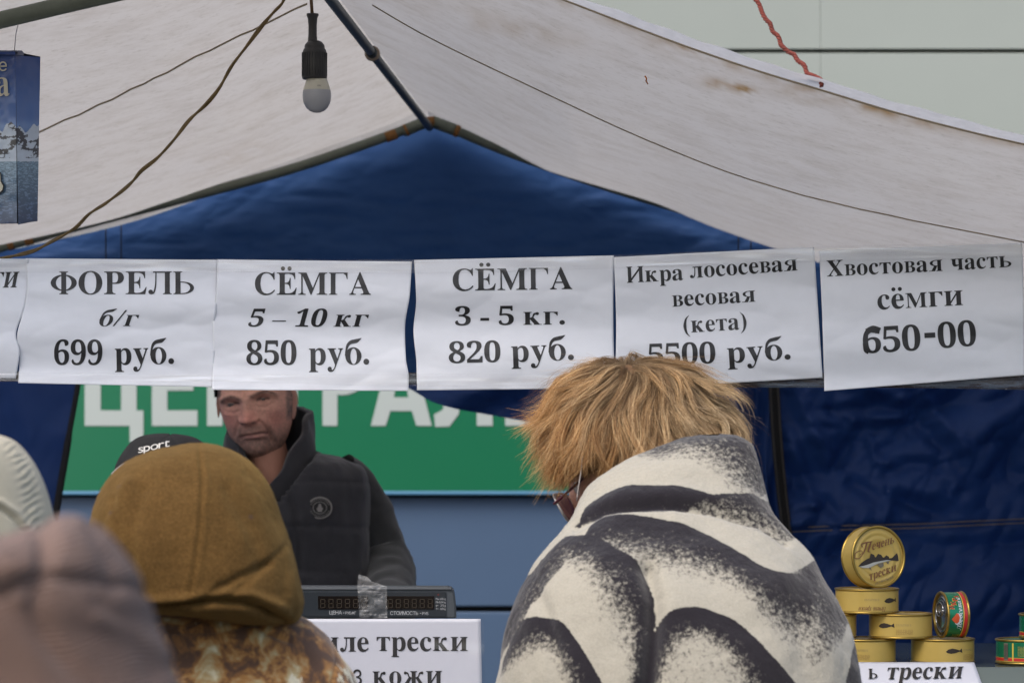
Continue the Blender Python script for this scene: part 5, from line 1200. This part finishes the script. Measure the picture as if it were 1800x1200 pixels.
for p_, c_ in ((.485, A(118, 80, 42, .95)), (.52, A(152, 106, 52, .95)), (.60, A(172, 152, 108, .9))): e = cr.elements.new(p_); e.color = c_
at = N(nt, 'ShaderNodeAttribute', attribute_name='pale'); nf = noise_node(nt, 60, 5, .7, stretch=(1, 1, .4), rot=(0, R(20), 0)); nf.inputs['Distortion'].default_value = .3
ad = N(nt, 'ShaderNodeMath', operation='ADD'); nt.links.new(at.outputs['Fac'], ad.inputs[0]); nt.links.new(nf.outputs[0], ad.inputs[1]); rp_ = ramp(nt, ad.outputs[0], .98, 1.06)
cjj = mixc(nt, rp_.outputs[0], rr_.outputs[0], A(220, 212, 184, .75)); nl = noise_node(nt, 700, 2, .5); rl_ = ramp(nt, nl.outputs[0], .3, .7, (.85, .85, .85, 1), (1.1, 1.1, 1.1, 1))
nt.links.new(mixc(nt, 1, cjj, rl_.outputs[0], 'MULTIPLY'), b.inputs['Base Color']); add_bump(nt, b, nl.outputs[0], .4, .0008)
jr = [(1066, 300, 440), (1070, 270, 475), (1078, 240, 510), (1088, 220, 540), (1100, 190, 556), (1115, 165, 573), (1135, 140, 590), (1160, 110, 606), (1190, 85, 624), (1230, 65, 640), (1300, 52, 655), (1500, 48, 665), (1900, 45, 670), (2150, 30, 680)]
jv = loft(jr, 3.80, [(1066, .8), (1160, .58), (2150, .6)], 220, 240, p=2.3)
def jd(a, b_, fr, V):
    return .006*fbm(V[..., 0]*14, V[..., 2]*12, V[..., 1]*12, 3, 41) - .003*ln_(a, b_, [(583, 1122), (590, 1160), (583, 1205), (575, 1260)], 2.6)*fr - .004*ln_(a, b_, [(448, 1092), (470, 1112), (510, 1125)], 6)*fr - .003*ln_(a, b_, [(300, 1112), (380, 1110), (440, 1098)], 3)*fr
def pale(a, b_, fr, V):
    r = .45*np.clip((a-582)/10, 0, 1) + .5*gauss(a, b_, 520, 1200, 40, 26) + .42*gauss(a, b_, 472, 1100, 42, 6, 30) + .5*gauss(a, b_, 345, 1094, 8, 14) + .45*gauss(a, b_, 425, 1098, 7, 9) + .4*gauss(a, b_, 320, 1115, 16, 12) + .4*gauss(a, b_, 365, 1150, 14, 26) + .35*gauss(a, b_, 330, 1180, 22, 22) + .3*gauss(a, b_, 500, 1140, 26, 26)
    return r
o_, JV = shell('jacket', jv, jm, hw, jd, {'pale': pale})
sleeve(hw, [(120, 1150), (85, 1300), (85, 1500), (180, 1600)], [3.80, 3.78, 3.75, 3.95], [.055, .058, .055, .045], jm, 7); sleeve(hw, [(540, 1230), (610, 1320), (625, 1500), (560, 1600)], [3.82, 3.80, 3.75, 3.95], [.03, .055, .055, .045], jm, 8)
legs(hw, P(350, 0, 3.8)[0], 3.8, .85, darkt, shoem)

# ---------------------------------------------------------------- person in the khaki sun hat, left edge
kh = M('khaki_cotton', A(188, 180, 158, .84), .85, var=.12, vs_=40, bump=.4, bs_=500)
pk2 = thing('person', 'person in a pale khaki stitched hat cut by the left picture edge', 'person', (P(-120, 0, 3.4)[0], 3.4, 0))
kv = loft([(752, -122, -100), (755, -165, -50), (762, -210, -8), (775, -250, 24), (795, -282, 44), (820, -300, 62), (850, -315, 76), (885, -325, 87), (920, -332, 95), (960, -338, 101), (1010, -340, 106), (1060, -330, 104)], 3.42, 1.0*.12, 200, 240)
s1 = [(5, 770), (28, 800), (42, 845), (48, 890), (44, 940)]; s2 = [(30, 786), (52, 822), (64, 868), (68, 905), (62, 950)]
def kd(a, b_, fr, V):
    d = .003*fbm(V[..., 0]*16, V[..., 2]*12, V[..., 1]*12, 3, 51)
    for s_ in (s1, s2): d = d - .0014*ln_(a, b_, s_, 1.6)*fr
    band = ln_(a, b_, [((x0+x1)/2, (y0+y1)/2) for (x0, y0), (x1, y1) in zip(s1, s2)], 13)
    d = d + .0022*band*np.sin(b_*.42+a*.25+fbm(a/20, b_/20, 0, 2, 3)*3)*fr
    return d - .0045*ln_(a, b_, [(-60, 870), (0, 893), (26, 912), (48, 940)], 3)*fr + .003*ln_(a, b_, [(-60, 862), (0, 882), (28, 900), (52, 930)], 5)*fr
shell('hat', kv, kh, pk2, kd)
for s_ in (s1, s2):
    q = smooth_line(s_, 60); f_ = wrap_surf(kv, .001)
mini_head(pk2, P(-118, 0, 3.44)[0], P(0, 985, 3.44)[2], 3.44, (.1, 1), (.36, .22, .16), hw=.078)
bd = loft([(1090, -200, -40), (1110, -290, 40), (1150, -370, 110), (1220, -420, 150), (1400, -430, 165), (2300, -430, 165)], 3.45, .15, 60, 80, p=2.3)
shell('coat', bd, M('grey_green_coat', (.06, .07, .06, 1), .8), pk2, cloth_disp(.008, 12, 10, 6)); legs(pk2, P(-130, 0, 3.45)[0], 3.45, .85, darkt, shoem)

# ---------------------------------------------------------------- person in the knitted beanie, nearest
kn, nt, b = new_mat('mauve_knit'); b.inputs['Roughness'].default_value = .95; b.inputs['Sheen Weight'].default_value = .12; b.inputs['Specular IOR Level'].default_value = .1
at = N(nt, 'ShaderNodeAttribute', attribute_name='rib'); sn_ = N(nt, 'ShaderNodeMath', operation='SINE'); nt.links.new(at.outputs['Fac'], sn_.inputs[0]); nz = noise_node(nt, 500, 3, .6)
ad = N(nt, 'ShaderNodeMath', operation='MULTIPLY_ADD'); nt.links.new(nz.outputs[0], ad.inputs[0]); ad.inputs[1].default_value = .9; nt.links.new(sn_.outputs[0], ad.inputs[2]); add_bump(nt, b, ad.outputs[0], .85, .0012)
r1 = ramp(nt, ad.outputs[0], 0, 1, A(142, 116, 104, .50), A(160, 132, 120, .50)); nt.links.new(r1.outputs[0], b.inputs['Base Color'])
pb_ = thing('person', 'out of focus person in a slouchy mauve knitted beanie, nearest of the queue', 'person', (P(-60, 0, 1.82)[0], 1.82, 0))
bv = loft([(914, -60, 40), (916, -150, 100), (923, -230, 138), (942, -290, 176), (968, -330, 208), (1002, -365, 234), (1042, -385, 254), (1085, -398, 264), (1125, -405, 281), (1165, -410, 297), (1210, -412, 316), (1290, -410, 322), (1400, -400, 315), (1480, -390, 305)], 1.82, .115, 230, 260, p=2.2)
v1 = [(68, 905), (78, 945), (80, 985), (70, 1035), (62, 1070), (90, 1130), (125, 1190)]
def bdisp(a, b_, fr, V):
    d = .005*fbm(V[..., 0]*11, V[..., 2]*11, V[..., 1]*9, 3, 61)
    g1 = np.clip(1-(b_-905)/330, .15, 1)
    d = d - .0075*ln_(a, b_, v1, 15)*np.clip(fr+.5, 0, 1)*g1 - .010*gauss(a, b_, 0, 912, 70, 45) - .0022*ln_(a, b_, [(150, 935), (190, 985), (205, 1030)], 12) + .002*ln_(a, b_, [(170, 1090), (240, 1110), (290, 1150)], 16) + .006*gauss(a, b_, 125, 950, 60, 55) + .003*gauss(a, b_, 20, 980, 45, 50)
    d = d - .0032*ln_(a, b_, [(84, 1008), (130, 1018), (190, 1020), (235, 1026), (262, 1044)], 9) + .003*gauss(a, b_, 170, 1070, 100, 40)
    d = d - .0018*ln_(a, b_, [(10, 1060), (60, 1110), (130, 1170), (180, 1230)], 18) - .0015*ln_(a, b_, [(178, 1060), (235, 1110), (270, 1180)], 18) - .004*ln_(a, b_, [(-40, 1052), (0, 1045), (50, 1022)], 14)
    return d
shell('beanie', bv, kn, pb_, bdisp, {'rib': lambda a, b_, fr, V: (a*.35+b_*1.1+18*fbm(a/70, b_/70, 0, 2, 9))*.62})
mini_head(pb_, P(-50, 0, 1.84)[0], P(0, 1330, 1.84)[2], 1.86, (.05, 1), (.36, .22, .16), hw=.08)
bd = loft([(1560, -200, 120), (1620, -360, 300), (1720, -520, 420), (1900, -600, 500), (2600, -620, 510), (4000, -640, 520)], 1.86, .15, 60, 80, p=2.3)
shell('coat', bd, M('dark_plum_coat', (.06, .04, .05, 1), .8), pb_, cloth_disp(.008, 12, 10, 7)); legs(pb_, P(-50, 0, 1.86)[0], 1.86, .7, darkt, shoem)

# ---------------------------------------------------------------- ginger-haired woman in the black and cream wool jacket
gw = thing('person', 'ginger haired woman in glasses bending forward in a black and cream swirl wool jacket', 'person', (P(1190, 0, 4.2)[0], 4.2, 0))
# swirl print, traced as bands with one sharp and one dissolving edge
SW, SH = 760, 560
pm = np.zeros((SH, SW))
def zp(x, y): return (860+x/2.687, 760+y/2.687)
def band(sharp, fade, m0=1.0, m1=0.0, ns=500, nt_=200, pw=1.0):
    s_ = smooth_line([zp(*p) for p in sharp], ns) if len(sharp) > 2 else np.array([np.interp(np.linspace(0, 1, ns), [0, 1], [zp(*sharp[0])[k], zp(*sharp[1])[k]]) for k in (0, 1)]).T
    f_ = smooth_line([zp(*p) for p in fade], ns)
    for t in np.linspace(0, 1, nt_):
        q = s_*(1-t*1.14)+f_*t*1.14; ix = np.clip((q[:, 0]-820).astype(int), 0, SW-2); iy = np.clip((q[:, 1]-740).astype(int), 0, SH-2); v = m0+(m1-m0)*t**pw
        for dx in (0, 1):
            for dy in (0, 1): pm[iy+dy, ix+dx] = np.maximum(pm[iy+dy, ix+dx], v)
band([(700, 70), (800, 20), (950, -10), (1100, -15), (1230, 30), (1310, 130), (1370, 260)], [(700, 110), (800, 110), (920, 100), (1020, 130), (1110, 210), (1190, 270), (1260, 310)], .95, .25)
band([(415, 425), (470, 345), (560, 290), (700, 256), (850, 256), (980, 278), (1065, 300)], [(395, 430), (470, 395), (560, 372), (700, 362), (850, 354), (950, 326), (1065, 306)], 1.05, .62, pw=3)
band([(1000, 310), (1100, 292), (1200, 288), (1310, 310), (1380, 370), (1460, 480)], [(940, 335), (1040, 370), (1130, 410), (1220, 455), (1320, 490), (1430, 510)], .95, .1)
band([(462, 492), (500, 430), (570, 398), (700, 400), (880, 425), (1000, 465), (1100, 520), (1200, 580), (1300, 645), (1400, 672), (1490, 665), (1545, 600)], [(470, 560), (540, 640), (640, 650), (760, 665), (880, 690), (1000, 715), (1110, 745), (1200, 800), (1270, 880), (1350, 980), (1440, 1060), (1560, 1100)], 1.1, .05)
band([(1545, 600), (1600, 650), (1660, 740), (1700, 850)], [(1400, 680), (1480, 900), (1560, 1060), (1690, 960)], 1.0, .3)
band([(360, 492), (480, 500), (600, 560), (700, 618), (750, 700), (778, 790), (780, 880), (766, 970), (742, 1100), (690, 1240)], [(330, 640), (380, 660), (430, 690), (470, 760), (500, 830), (545, 900), (590, 960), (620, 1050), (650, 1130), (650, 1240)], 1.05, .08)
band([(60, 1080), (130, 930), (180, 880), (250, 868), (330, 890), (400, 970), (460, 1060), (530, 1182), (600, 1320)], [(40, 1150), (130, 1080), (190, 1040), (250, 1020), (310, 1080), (340, 1150), (360, 1220), (380, 1300), (400, 1360)], 1.15, .22)
band([(700, 1250), (735, 1130), (780, 930), (830, 865), (900, 835), (980, 828), (1060, 850), (1160, 892), (1240, 960), (1310, 1035), (1380, 1110), (1450, 1190), (1520, 1290)], [(800, 1300), (810, 1180), (850, 1070), (890, 1010), (940, 975), (1000, 970), (1060, 1000), (1110, 1040), (1160, 1100), (1180, 1160), (1200, 1230), (1220, 1300), (1230, 1330)], 1.2, .3)
band([(800, 1300), (850, 1070), (940, 975), (1060, 1000), (1160, 1100), (1230, 1330)], [(900, 1340), (950, 1340), (980, 1340), (1000, 1340), (1050, 1340), (1100, 1340)], .32, .15)
band([(355, 500), (250, 600), (150, 720), (90, 850), (40, 1000), (-20, 1180)], [(390, 540), (330, 640), (230, 750), (175, 830), (150, 890), (90, 980)], .9, .62)
band([(1735, 985), (1712, 1080), (1690, 1200), (1700, 1340)], [(1850, 985), (1850, 1080), (1850, 1200), (1850, 1340)], .95, .85)
for k in range(2): pm = (np.roll(pm, 1, 0)+np.roll(pm, -1, 0)+np.roll(pm, 1, 1)+np.roll(pm, -1, 1)+pm*2)/6
def samp(a, b_):
    x = np.clip(a-820, 0, SW-2); y = np.clip(b_-740, 0, SH-2); ix = x.astype(int); iy = y.astype(int); fx, fy = x-ix, y-iy
    return pm[iy, ix]*(1-fx)*(1-fy)+pm[iy, ix+1]*fx*(1-fy)+pm[iy+1, ix]*(1-fx)*fy+pm[iy+1, ix+1]*fx*fy
def samp2(a, b_): return np.clip(samp(a, b_), 0, 2)**.85
wool, nt, b = new_mat('swirl_wool'); b.inputs['Roughness'].default_value = .95; b.inputs['Specular IOR Level'].default_value = .1; b.inputs['Sheen Weight'].default_value = .25
at = N(nt, 'ShaderNodeAttribute', attribute_name='dark'); n1 = noise_node(nt, 170, 6, .8); n2 = noise_node(nt, 420, 3, .6)
m1 = N(nt, 'ShaderNodeMath', operation='MULTIPLY_ADD'); nt.links.new(n1.outputs[0], m1.inputs[0]); m1.inputs[1].default_value = 2.5; m1.inputs[2].default_value = -1.66
m2 = N(nt, 'ShaderNodeMath', operation='MULTIPLY_ADD'); nt.links.new(at.outputs['Fac'], m2.inputs[0]); m2.inputs[1].default_value = 1.3; nt.links.new(m1.outputs[0], m2.inputs[2])
rr_ = ramp(nt, m2.outputs[0], -.08, .12); rr_.color_ramp.elements[0].position = 0.0; rr_.color_ramp.elements[1].position = .62
rr_.color_ramp.interpolation = 'EASE'
rl_ = ramp(nt, n2.outputs[0], .25, .75, (.86, .86, .86, 1), (1.1, 1.1, 1.1, 1))
cw = mixc(nt, rr_.outputs[0], A(196, 191, 176, .52), A(60, 56, 64, .3)); nt.links.new(mixc(nt, 1, cw, rl_.outputs[0], 'MULTIPLY'), b.inputs['Base Color']); add_bump(nt, b, n2.outputs[0], .6, .0012)
gr_ = [(768, 1235, 1265), (770, 1205, 1287), (776, 1180, 1304), (786, 1150, 1318), (800, 1118, 1326), (820, 1078, 1334), (845, 1045, 1342), (875, 1022, 1354), (900, 1008, 1366), (930, 988, 1387), (960, 962, 1411), (990, 940, 1432), (1020, 922, 1450), (1050, 907, 1469), (1085, 893, 1487), (1120, 884, 1501), (1160, 876, 1510), (1200, 868, 1517), (1260, 860, 1522), (1400, 850, 1528), (1700, 845, 1535), (1950, 840, 1540)]
gv = loft(gr_, [(768, 4.30), (850, 4.27), (930, 4.22), (1050, 4.17), (1200, 4.15), (1950, 4.2)], [(768, .85), (850, .70), (930, .62), (1100, .58), (1950, .6)], 420, 460, p=2.25)
def gd(a, b_, fr, V):
    d = .009*fbm(V[..., 0]*10, V[..., 2]*9, V[..., 1]*9, 3, 71) + .003*(ridged(V[..., 0]*12, V[..., 2]*7, V[..., 1]*12, 2, 74)-.3)
    d = d - .013*ln_(a, b_, [(1008, 925), (1060, 896), (1160, 884), (1250, 890), (1340, 915), (1385, 950)], 9)*fr + .004*ln_(a, b_, [(1020, 895), (1080, 872), (1200, 862), (1320, 880)], 14)*fr   # collar turned up
    d = d - .017*ln_(a, b_, [(1138, 1000), (1150, 1050), (1148, 1110), (1140, 1200)], 16)*fr + .005*ln_(a, b_, [(1050, 1000), (1060, 1100)], 40)*fr
    d = d - .006*ln_(a, b_, [(935, 1010), (960, 1080), (985, 1200)], 14)*fr - .004*ln_(a, b_, [(1420, 1000), (1400, 1100), (1430, 1200)], 22)*fr
    return d + .0007*fbm(V[..., 0]*150, V[..., 2]*150, V[..., 1]*150, 2, 12)
o_, GV = shell('jacket', gv, wool, gw, gd, {'dark': lambda a, b_, fr, V: samp2(a, b_)})
sleeve(gw, [(930, 1230), (880, 1340), (860, 1450), (980, 1540)], [4.15, 4.18, 4.3, 4.55], [.04, .058, .055, .045], M('dark_wool', A(62, 58, 66, .75), .95), 9); sleeve(gw, [(1440, 1230), (1500, 1340), (1520, 1450), (1400, 1540)], [4.15, 4.18, 4.3, 4.55], [.04, .058, .055, .045], M('dark_wool', A(62, 58, 66, .75), .95), 10)
legs(gw, P(1190, 0, 4.2)[0], 4.22, .8, darkt, shoem)
# head, bowed to the left and away
GY = 4.42
fdir = Vector((-.80, .32, -.50)).normalized(); upd = Vector((-.42, .12, .90)); upd = (upd-fdir*upd.dot(fdir)).normalized(); sdr = fdir.cross(upd).normalized()
hc = Vector(P(1128, 803, GY))
nz, nt2 = 90, 110
t = np.linspace(0, 1, nz)[:, None]; th = np.linspace(0, 2*math.pi, nt2, endpoint=False)[None, :]
zz = .115-.235*t; rad = np.sin(np.pi*np.clip(t*.93+.02, 0, 1))**.55*(1-.28*np.clip(t-.5, 0, 1)*1.6); front = np.clip(np.cos(th), 0, 1); ang = np.sin(th)
fw = np.cos(th)*.098*rad+.012*t + .026*np.exp(-((t-.60)/.08)**2-(ang/.16)**2)*front + .012*np.exp(-((t-.5)/.13)**2-(ang/.13)**2)*front - .008*np.exp(-((t-.47)/.05)**2-((np.abs(ang)-.42)/.18)**2)*front + .006*np.exp(-((t-.75)/.03)**2-(ang/.35)**2)*front + .010*np.exp(-((t-.9)/.07)**2-(ang/.3)**2)*front + .004*np.exp(-((t-.62)/.12)**2-((np.abs(ang)-.6)/.2)**2)*front
sd_ = ang*.076*rad
HVg = np.array(hc)[None, None, :] + fw[..., None]*np.array(fdir) + sd_[..., None]*np.array(sdr) + (zz+0*th)[..., None]*np.array(upd)
c = np.zeros(HVg.shape); c[:] = (.50, .27, .20); grid('head', HVg, skinm, gw, wrap=True, attr={'col': c})
nkp = [hc-upd*.06-fdir*.03, hc-upd*.12-fdir*.06, Vector(P(1200, 900, 4.30))]; V, Fc = tube_v(smooth_line([tuple(p) for p in nkp], 16), .052, 24)
o = mesh('neck', V, Fc, skinm, gw); at = o.data.attributes.new('col', 'FLOAT_COLOR', 'POINT'); at.data.foreach_set('color', [.48, .26, .19, 1]*len(V))
for s_ in (-1, 1):
    ep = hc+fdir*.083+sdr*(s_*.031)+upd*.004; V3 = [ep+Vector((math.sin(a)*math.cos(b2), math.sin(a)*math.sin(b2), math.cos(a)))*.0115 for a in np.linspace(0, math.pi, 8) for b2 in np.linspace(0, 2*math.pi, 12, endpoint=False)]
    mesh('eye', V3, [tuple(g_) for g_ in grid_faces(8, 12, True)], eyem, gw)
# hair: dense cap under, then strands in locks
hairc, nt, b = new_mat('ginger_hair'); b.inputs['Roughness'].default_value = .55; b.inputs['Specular IOR Level'].default_value = .3
hi = N(nt, 'ShaderNodeHairInfo'); ra = N(nt, 'ShaderNodeValToRGB'); nt.links.new(hi.outputs['Random'], ra.inputs[0]); cr = ra.color_ramp
K = 1.0
cr.elements[0].position = 0; cr.elements[0].color = A(132, 98, 60, K); cr.elements[1].position = 1; cr.elements[1].color = A(234, 204, 150, K)
for p_, c_ in ((.35, A(184, 132, 74, K)), (.7, A(212, 162, 96, K))): e = cr.elements.new(p_); e.color = c_
rb = N(nt, 'ShaderNodeValToRGB'); nt.links.new(hi.outputs['Random'], rb.inputs[0]); rb.color_ramp.elements[0].color = A(112, 98, 80, K); rb.color_ramp.elements[1].color = A(226, 206, 172, K); e = rb.color_ramp.elements.new(.5); e.color = A(172, 148, 112, K)
tn = N(nt, 'ShaderNodeAttribute', attribute_name='tone'); hcol = mixc(nt, tn.outputs['Fac'], ra.outputs[0], rb.outputs[0])
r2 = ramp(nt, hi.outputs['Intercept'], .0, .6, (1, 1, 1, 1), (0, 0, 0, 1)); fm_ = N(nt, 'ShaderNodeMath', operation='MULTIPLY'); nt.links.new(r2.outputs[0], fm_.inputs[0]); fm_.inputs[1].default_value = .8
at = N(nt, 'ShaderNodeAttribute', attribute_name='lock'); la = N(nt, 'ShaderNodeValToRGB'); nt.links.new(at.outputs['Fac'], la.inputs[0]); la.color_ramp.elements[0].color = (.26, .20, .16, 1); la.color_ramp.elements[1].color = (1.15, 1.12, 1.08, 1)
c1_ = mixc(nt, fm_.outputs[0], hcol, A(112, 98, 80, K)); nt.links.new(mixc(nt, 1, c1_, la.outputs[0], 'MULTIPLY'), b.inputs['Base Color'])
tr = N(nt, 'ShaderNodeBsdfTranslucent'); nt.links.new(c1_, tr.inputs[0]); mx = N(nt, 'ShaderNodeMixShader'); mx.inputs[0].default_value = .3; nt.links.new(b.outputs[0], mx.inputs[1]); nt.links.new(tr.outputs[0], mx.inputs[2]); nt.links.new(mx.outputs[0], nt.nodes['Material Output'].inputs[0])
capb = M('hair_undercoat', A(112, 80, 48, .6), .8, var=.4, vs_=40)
def in_scalp(d): return d.dot(fdir) < (.70 if d.dot(upd) > .1 else .42) and not (d.dot(fdir) > .0 and d.dot(upd) < -.12) and d.dot(upd) > -.75
sc_pts = []
ga = math.pi*(3-math.sqrt(5))
rx_, ry_, rz_ = .078, .101, .112
def scalp(d, k=1.0):   # d in (side, forward, up) components
    return hc+sdr*(d.dot(sdr)*rx_*k*1.12)+fdir*((d.dot(fdir))*ry_*k*1.05-.004)+upd*(d.dot(upd)*rz_*k*1.05+.008)
V = []; keepf = []
nz_, nt_ = 50, 80
for i in range(nz_):
    a = math.pi*i/(nz_-1)
    for j in range(nt_):
        b2 = 2*math.pi*j/nt_; d = sdr*(math.sin(a)*math.cos(b2))+fdir*(math.sin(a)*math.sin(b2))+upd*math.cos(a); V.append(scalp(d, 1.0)); keepf.append(in_scalp(d))
Fc = [f for f in grid_faces(nz_, nt_, True) if all(keepf[k] for k in f)]
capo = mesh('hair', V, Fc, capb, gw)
crown = Vector((-.12, -.36, .92)).normalized()
rs = random.Random(11); LK = []
NL = 1500
for i in range(NL):
    z = 1-2*(i+.5)/NL; a = ga*i; d = Vector((math.sqrt(1-z*z)*math.cos(a), math.sqrt(1-z*z)*math.sin(a), z))
    if in_scalp(d): LK.append(d)
NP = 14
D = np.array([tuple(d) for d in LK]); NLK = len(D); H0 = np.array(hc); ax = np.array([tuple(sdr), tuple(fdir), tuple(upd)]); rad3 = np.array([rx_*1.12, ry_*1.05, rz_*1.05]); coff = np.array(upd)*.008-np.array(fdir)*.004
cr_ = np.array(crown); rg2 = np.random.default_rng(5)
def nrmz(v): return v/(np.linalg.norm(v, axis=-1, keepdims=True)+1e-9)
def nz3(p, s_, k): return np.stack([vnoise(p[:, 0]*k, p[:, 1]*k, p[:, 2]*k, s_+q) for q in range(3)], -1)
loc = D@ax.T; root = H0+coff+(loc*rad3)@ax
layer = rg2.random(NLK); fwdn = D@np.array(fdir); lown = -D@np.array(upd)
Lk = (.085+.055*rg2.random(NLK))*(1-.30*np.clip(lown, 0, 1))*(1-.42*np.clip(fwdn*1.6+.1, 0, 1))
curl = rg2.uniform(-1, 1, NLK)
p = root.copy(); G = [p.copy()]; v = None
for k in range(1, NP):
    t_k = k/(NP-1); rel = (p-H0-coff)@ax.T/rad3; s_ = np.linalg.norm(rel, axis=-1, keepdims=True); n = nrmz((rel/rad3)@ax)
    fl = cr_[None, :]-n*(n@cr_)[:, None]; fl = -nrmz(fl)
    if v is None: v = nrmz(fl+n*.5+nz3(p, 3, 20)*.7)
    fluff = np.clip(fwdn+.15, 0, 1)*.28
    st_ = 1+(.06+.36*layer+fluff)*t_k**.6
    side = np.cross(n, fl)
    v = nrmz(v+fl*.35+np.array([0, 0, -.10])+n*((st_[:, None]-s_)*2.2)+nz3(p, 9, 22)*.36+side*(curl*(.42+.8*np.clip((proj(root)[0]-1170)/80, 0, 1))*t_k)[:, None]+nz3(p, 40, 70)*.16+(-n)*(np.clip(t_k-.75, 0, 1)*(1-fluff*3)*.5)[:, None])
    p = p+v*(Lk/(NP-1))[:, None]; G.append(p.copy())
G = np.stack(G, 1)      # locks x points x 3
ns = 36
t1 = nrmz(np.cross(G[:, -1]-G[:, 0], np.array([.3, .2, .9]))); t2 = nrmz(np.cross(G[:, -1]-G[:, 0], t1))
aa = rg2.uniform(0, 2*math.pi, (NLK, ns)); rr = .0072*np.sqrt(rg2.random((NLK, ns))); off = t1[:, None]*(np.cos(aa)*rr)[..., None]+t2[:, None]*(np.sin(aa)*rr)[..., None]
ga_, gb_ = proj(G); lim_ = np.interp(ga_, [900, 945, 975, 1010, 1055, 1075], [845, 862, 852, 838, 818, 2000]); over = gb_ > lim_; kf_ = np.where(over.any(1), over.argmax(1), NP-1)/(NP-1)
ex = np.minimum(rg2.uniform(.72, 1.12, (NLK, ns)), kf_[:, None]*rg2.uniform(.82, 1.06, (NLK, ns))); fly = rg2.random((NLK, ns)) < .14
jit = rg2.normal(0, 1, (NLK, ns, 3))*(.0018+.011*np.clip(fwdn, 0, 1)+.002*layer)[:, None, None]; fl_ = np.where(fly[..., None], rg2.uniform([-1, -.8, -.2], [1, .4, 1.0], (NLK, ns, 3))*.028, 0)
tt = np.linspace(0, 1, NP)
# shorter strands are the same path cut earlier
idx = np.clip(tt[None, None, :]*ex[..., None], 0, 1)*(NP-1); i0 = np.minimum(idx.astype(int), NP-2); fx_ = (idx-i0)[..., None]; li_ = np.arange(NLK)[:, None, None]
S_ = G[li_, i0]*(1-fx_)+G[li_, i0+1]*fx_
S_ = S_+off[:, :, None]*(1-.85*tt**1.2)[None, None, :, None]+jit[:, :, None]*(tt**1.4)[None, None, :, None]+fl_[:, :, None]*(tt**1.7)[None, None, :, None]
pos = S_.reshape(-1, 3)
rad_ = (np.where(fly, .00014, .00028)[..., None]*(1-.75*tt**2)[None, None, :]).reshape(-1)
shade = np.clip(.5+.5*vnoise(root[:, 0]*34, root[:, 1]*34, root[:, 2]*34, 77)+.35*rg2.normal(0, 1, NLK), 0, 1); a0_, b0_ = proj(root); shade = np.clip(shade*.55+.55*layer-.45*np.clip((b0_-735)/90, 0, 1)*(a0_ > 985)*(1-.6*layer), 0, 1)  # random tone per lock, plus shade of inner and lower locks put into colour
a_, b_ = proj(root); tone = np.clip(.5+(a_-1075)/330+.45*vnoise(root[:, 0]*22, root[:, 1]*22, root[:, 2]*22, 55), 0, 1)
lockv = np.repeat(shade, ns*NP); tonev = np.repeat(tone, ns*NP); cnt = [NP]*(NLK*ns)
hcv = bpy.data.hair_curves.new('hair_strands'); hcv.add_curves(cnt)
hcv.attributes['position'].data.foreach_set('vector', np.asarray(pos, np.float32).reshape(-1)) if 'position' in hcv.attributes else None
ra_ = hcv.attributes.get('radius') or hcv.attributes.new('radius', 'FLOAT', 'POINT'); ra_.data.foreach_set('value', np.array(rad_, np.float32))
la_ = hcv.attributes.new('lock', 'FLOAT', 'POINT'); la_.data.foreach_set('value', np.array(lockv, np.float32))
ta_ = hcv.attributes.new('tone', 'FLOAT', 'POINT'); ta_.data.foreach_set('value', np.array(tonev, np.float32))
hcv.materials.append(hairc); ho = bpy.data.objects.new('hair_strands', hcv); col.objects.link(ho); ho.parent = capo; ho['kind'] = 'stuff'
# glasses
gl_ = M('thin_metal_frame', (.42, .38, .36, 1), .3, metal=.7); lensm = M('violet_brown_lens', A(110, 74, 112, .8), .08, coat=.8); armm = M('burgundy_temple', A(96, 36, 48, .7), .3)
gf = bpy.data.objects.new('glasses', None)
def lens(ctr_, rx, ry, nm):
    e = [ctr_+sdr*(rx*np.sign(math.cos(a))*abs(math.cos(a))**.7)+upd*(ry*np.sign(math.sin(a))*abs(math.sin(a))**.7)+fdir*(-.004*abs(math.cos(a))) for a in np.linspace(0, 2*math.pi, 36, endpoint=False)]
    e = [Vector(tuple(q)) for q in e]
    V = [q+fdir*.001 for q in e]+[q-fdir*.001 for q in e]; n = len(e)
    return e, V, [tuple(range(n)), tuple(range(n, 2*n))[::-1]]+[(i, (i+1) % n, n+(i+1) % n, n+i) for i in range(n)]
fr_o = None
for s_ in (1, -1):
    ctr_ = hc+fdir*.118+sdr*(s_*.034)-upd*.008
    e, V, Fc = lens(ctr_, .027, .021, 'lens')
    vv_, ff_ = tube_v(e+[e[0]], .0019, 8, caps=False)
    f_ob = mesh('glasses', vv_, ff_, gl_, gw); mesh('lens', V, Fc, lensm, f_ob, smooth=False)
    a0 = ctr_+sdr*(s_*.028)+upd*.008; a1 = hc+sdr*(s_*.082)+upd*.008+fdir*.03; a2 = hc+sdr*(s_*.084)+upd*.004-fdir*.012
    V, Fc = tube_v(smooth_line([tuple(a0), tuple(a1), tuple(a2)], 12), .0019, 8); mesh('temple_arm', V, Fc, armm, f_ob)
tube('cord', [P(x, y, 4.33) for x, y in smooth_line([(1024, 800), (1021, 830), (1016, 862), (1014, 880)], 12)], .0009, gl_, gw, 6)
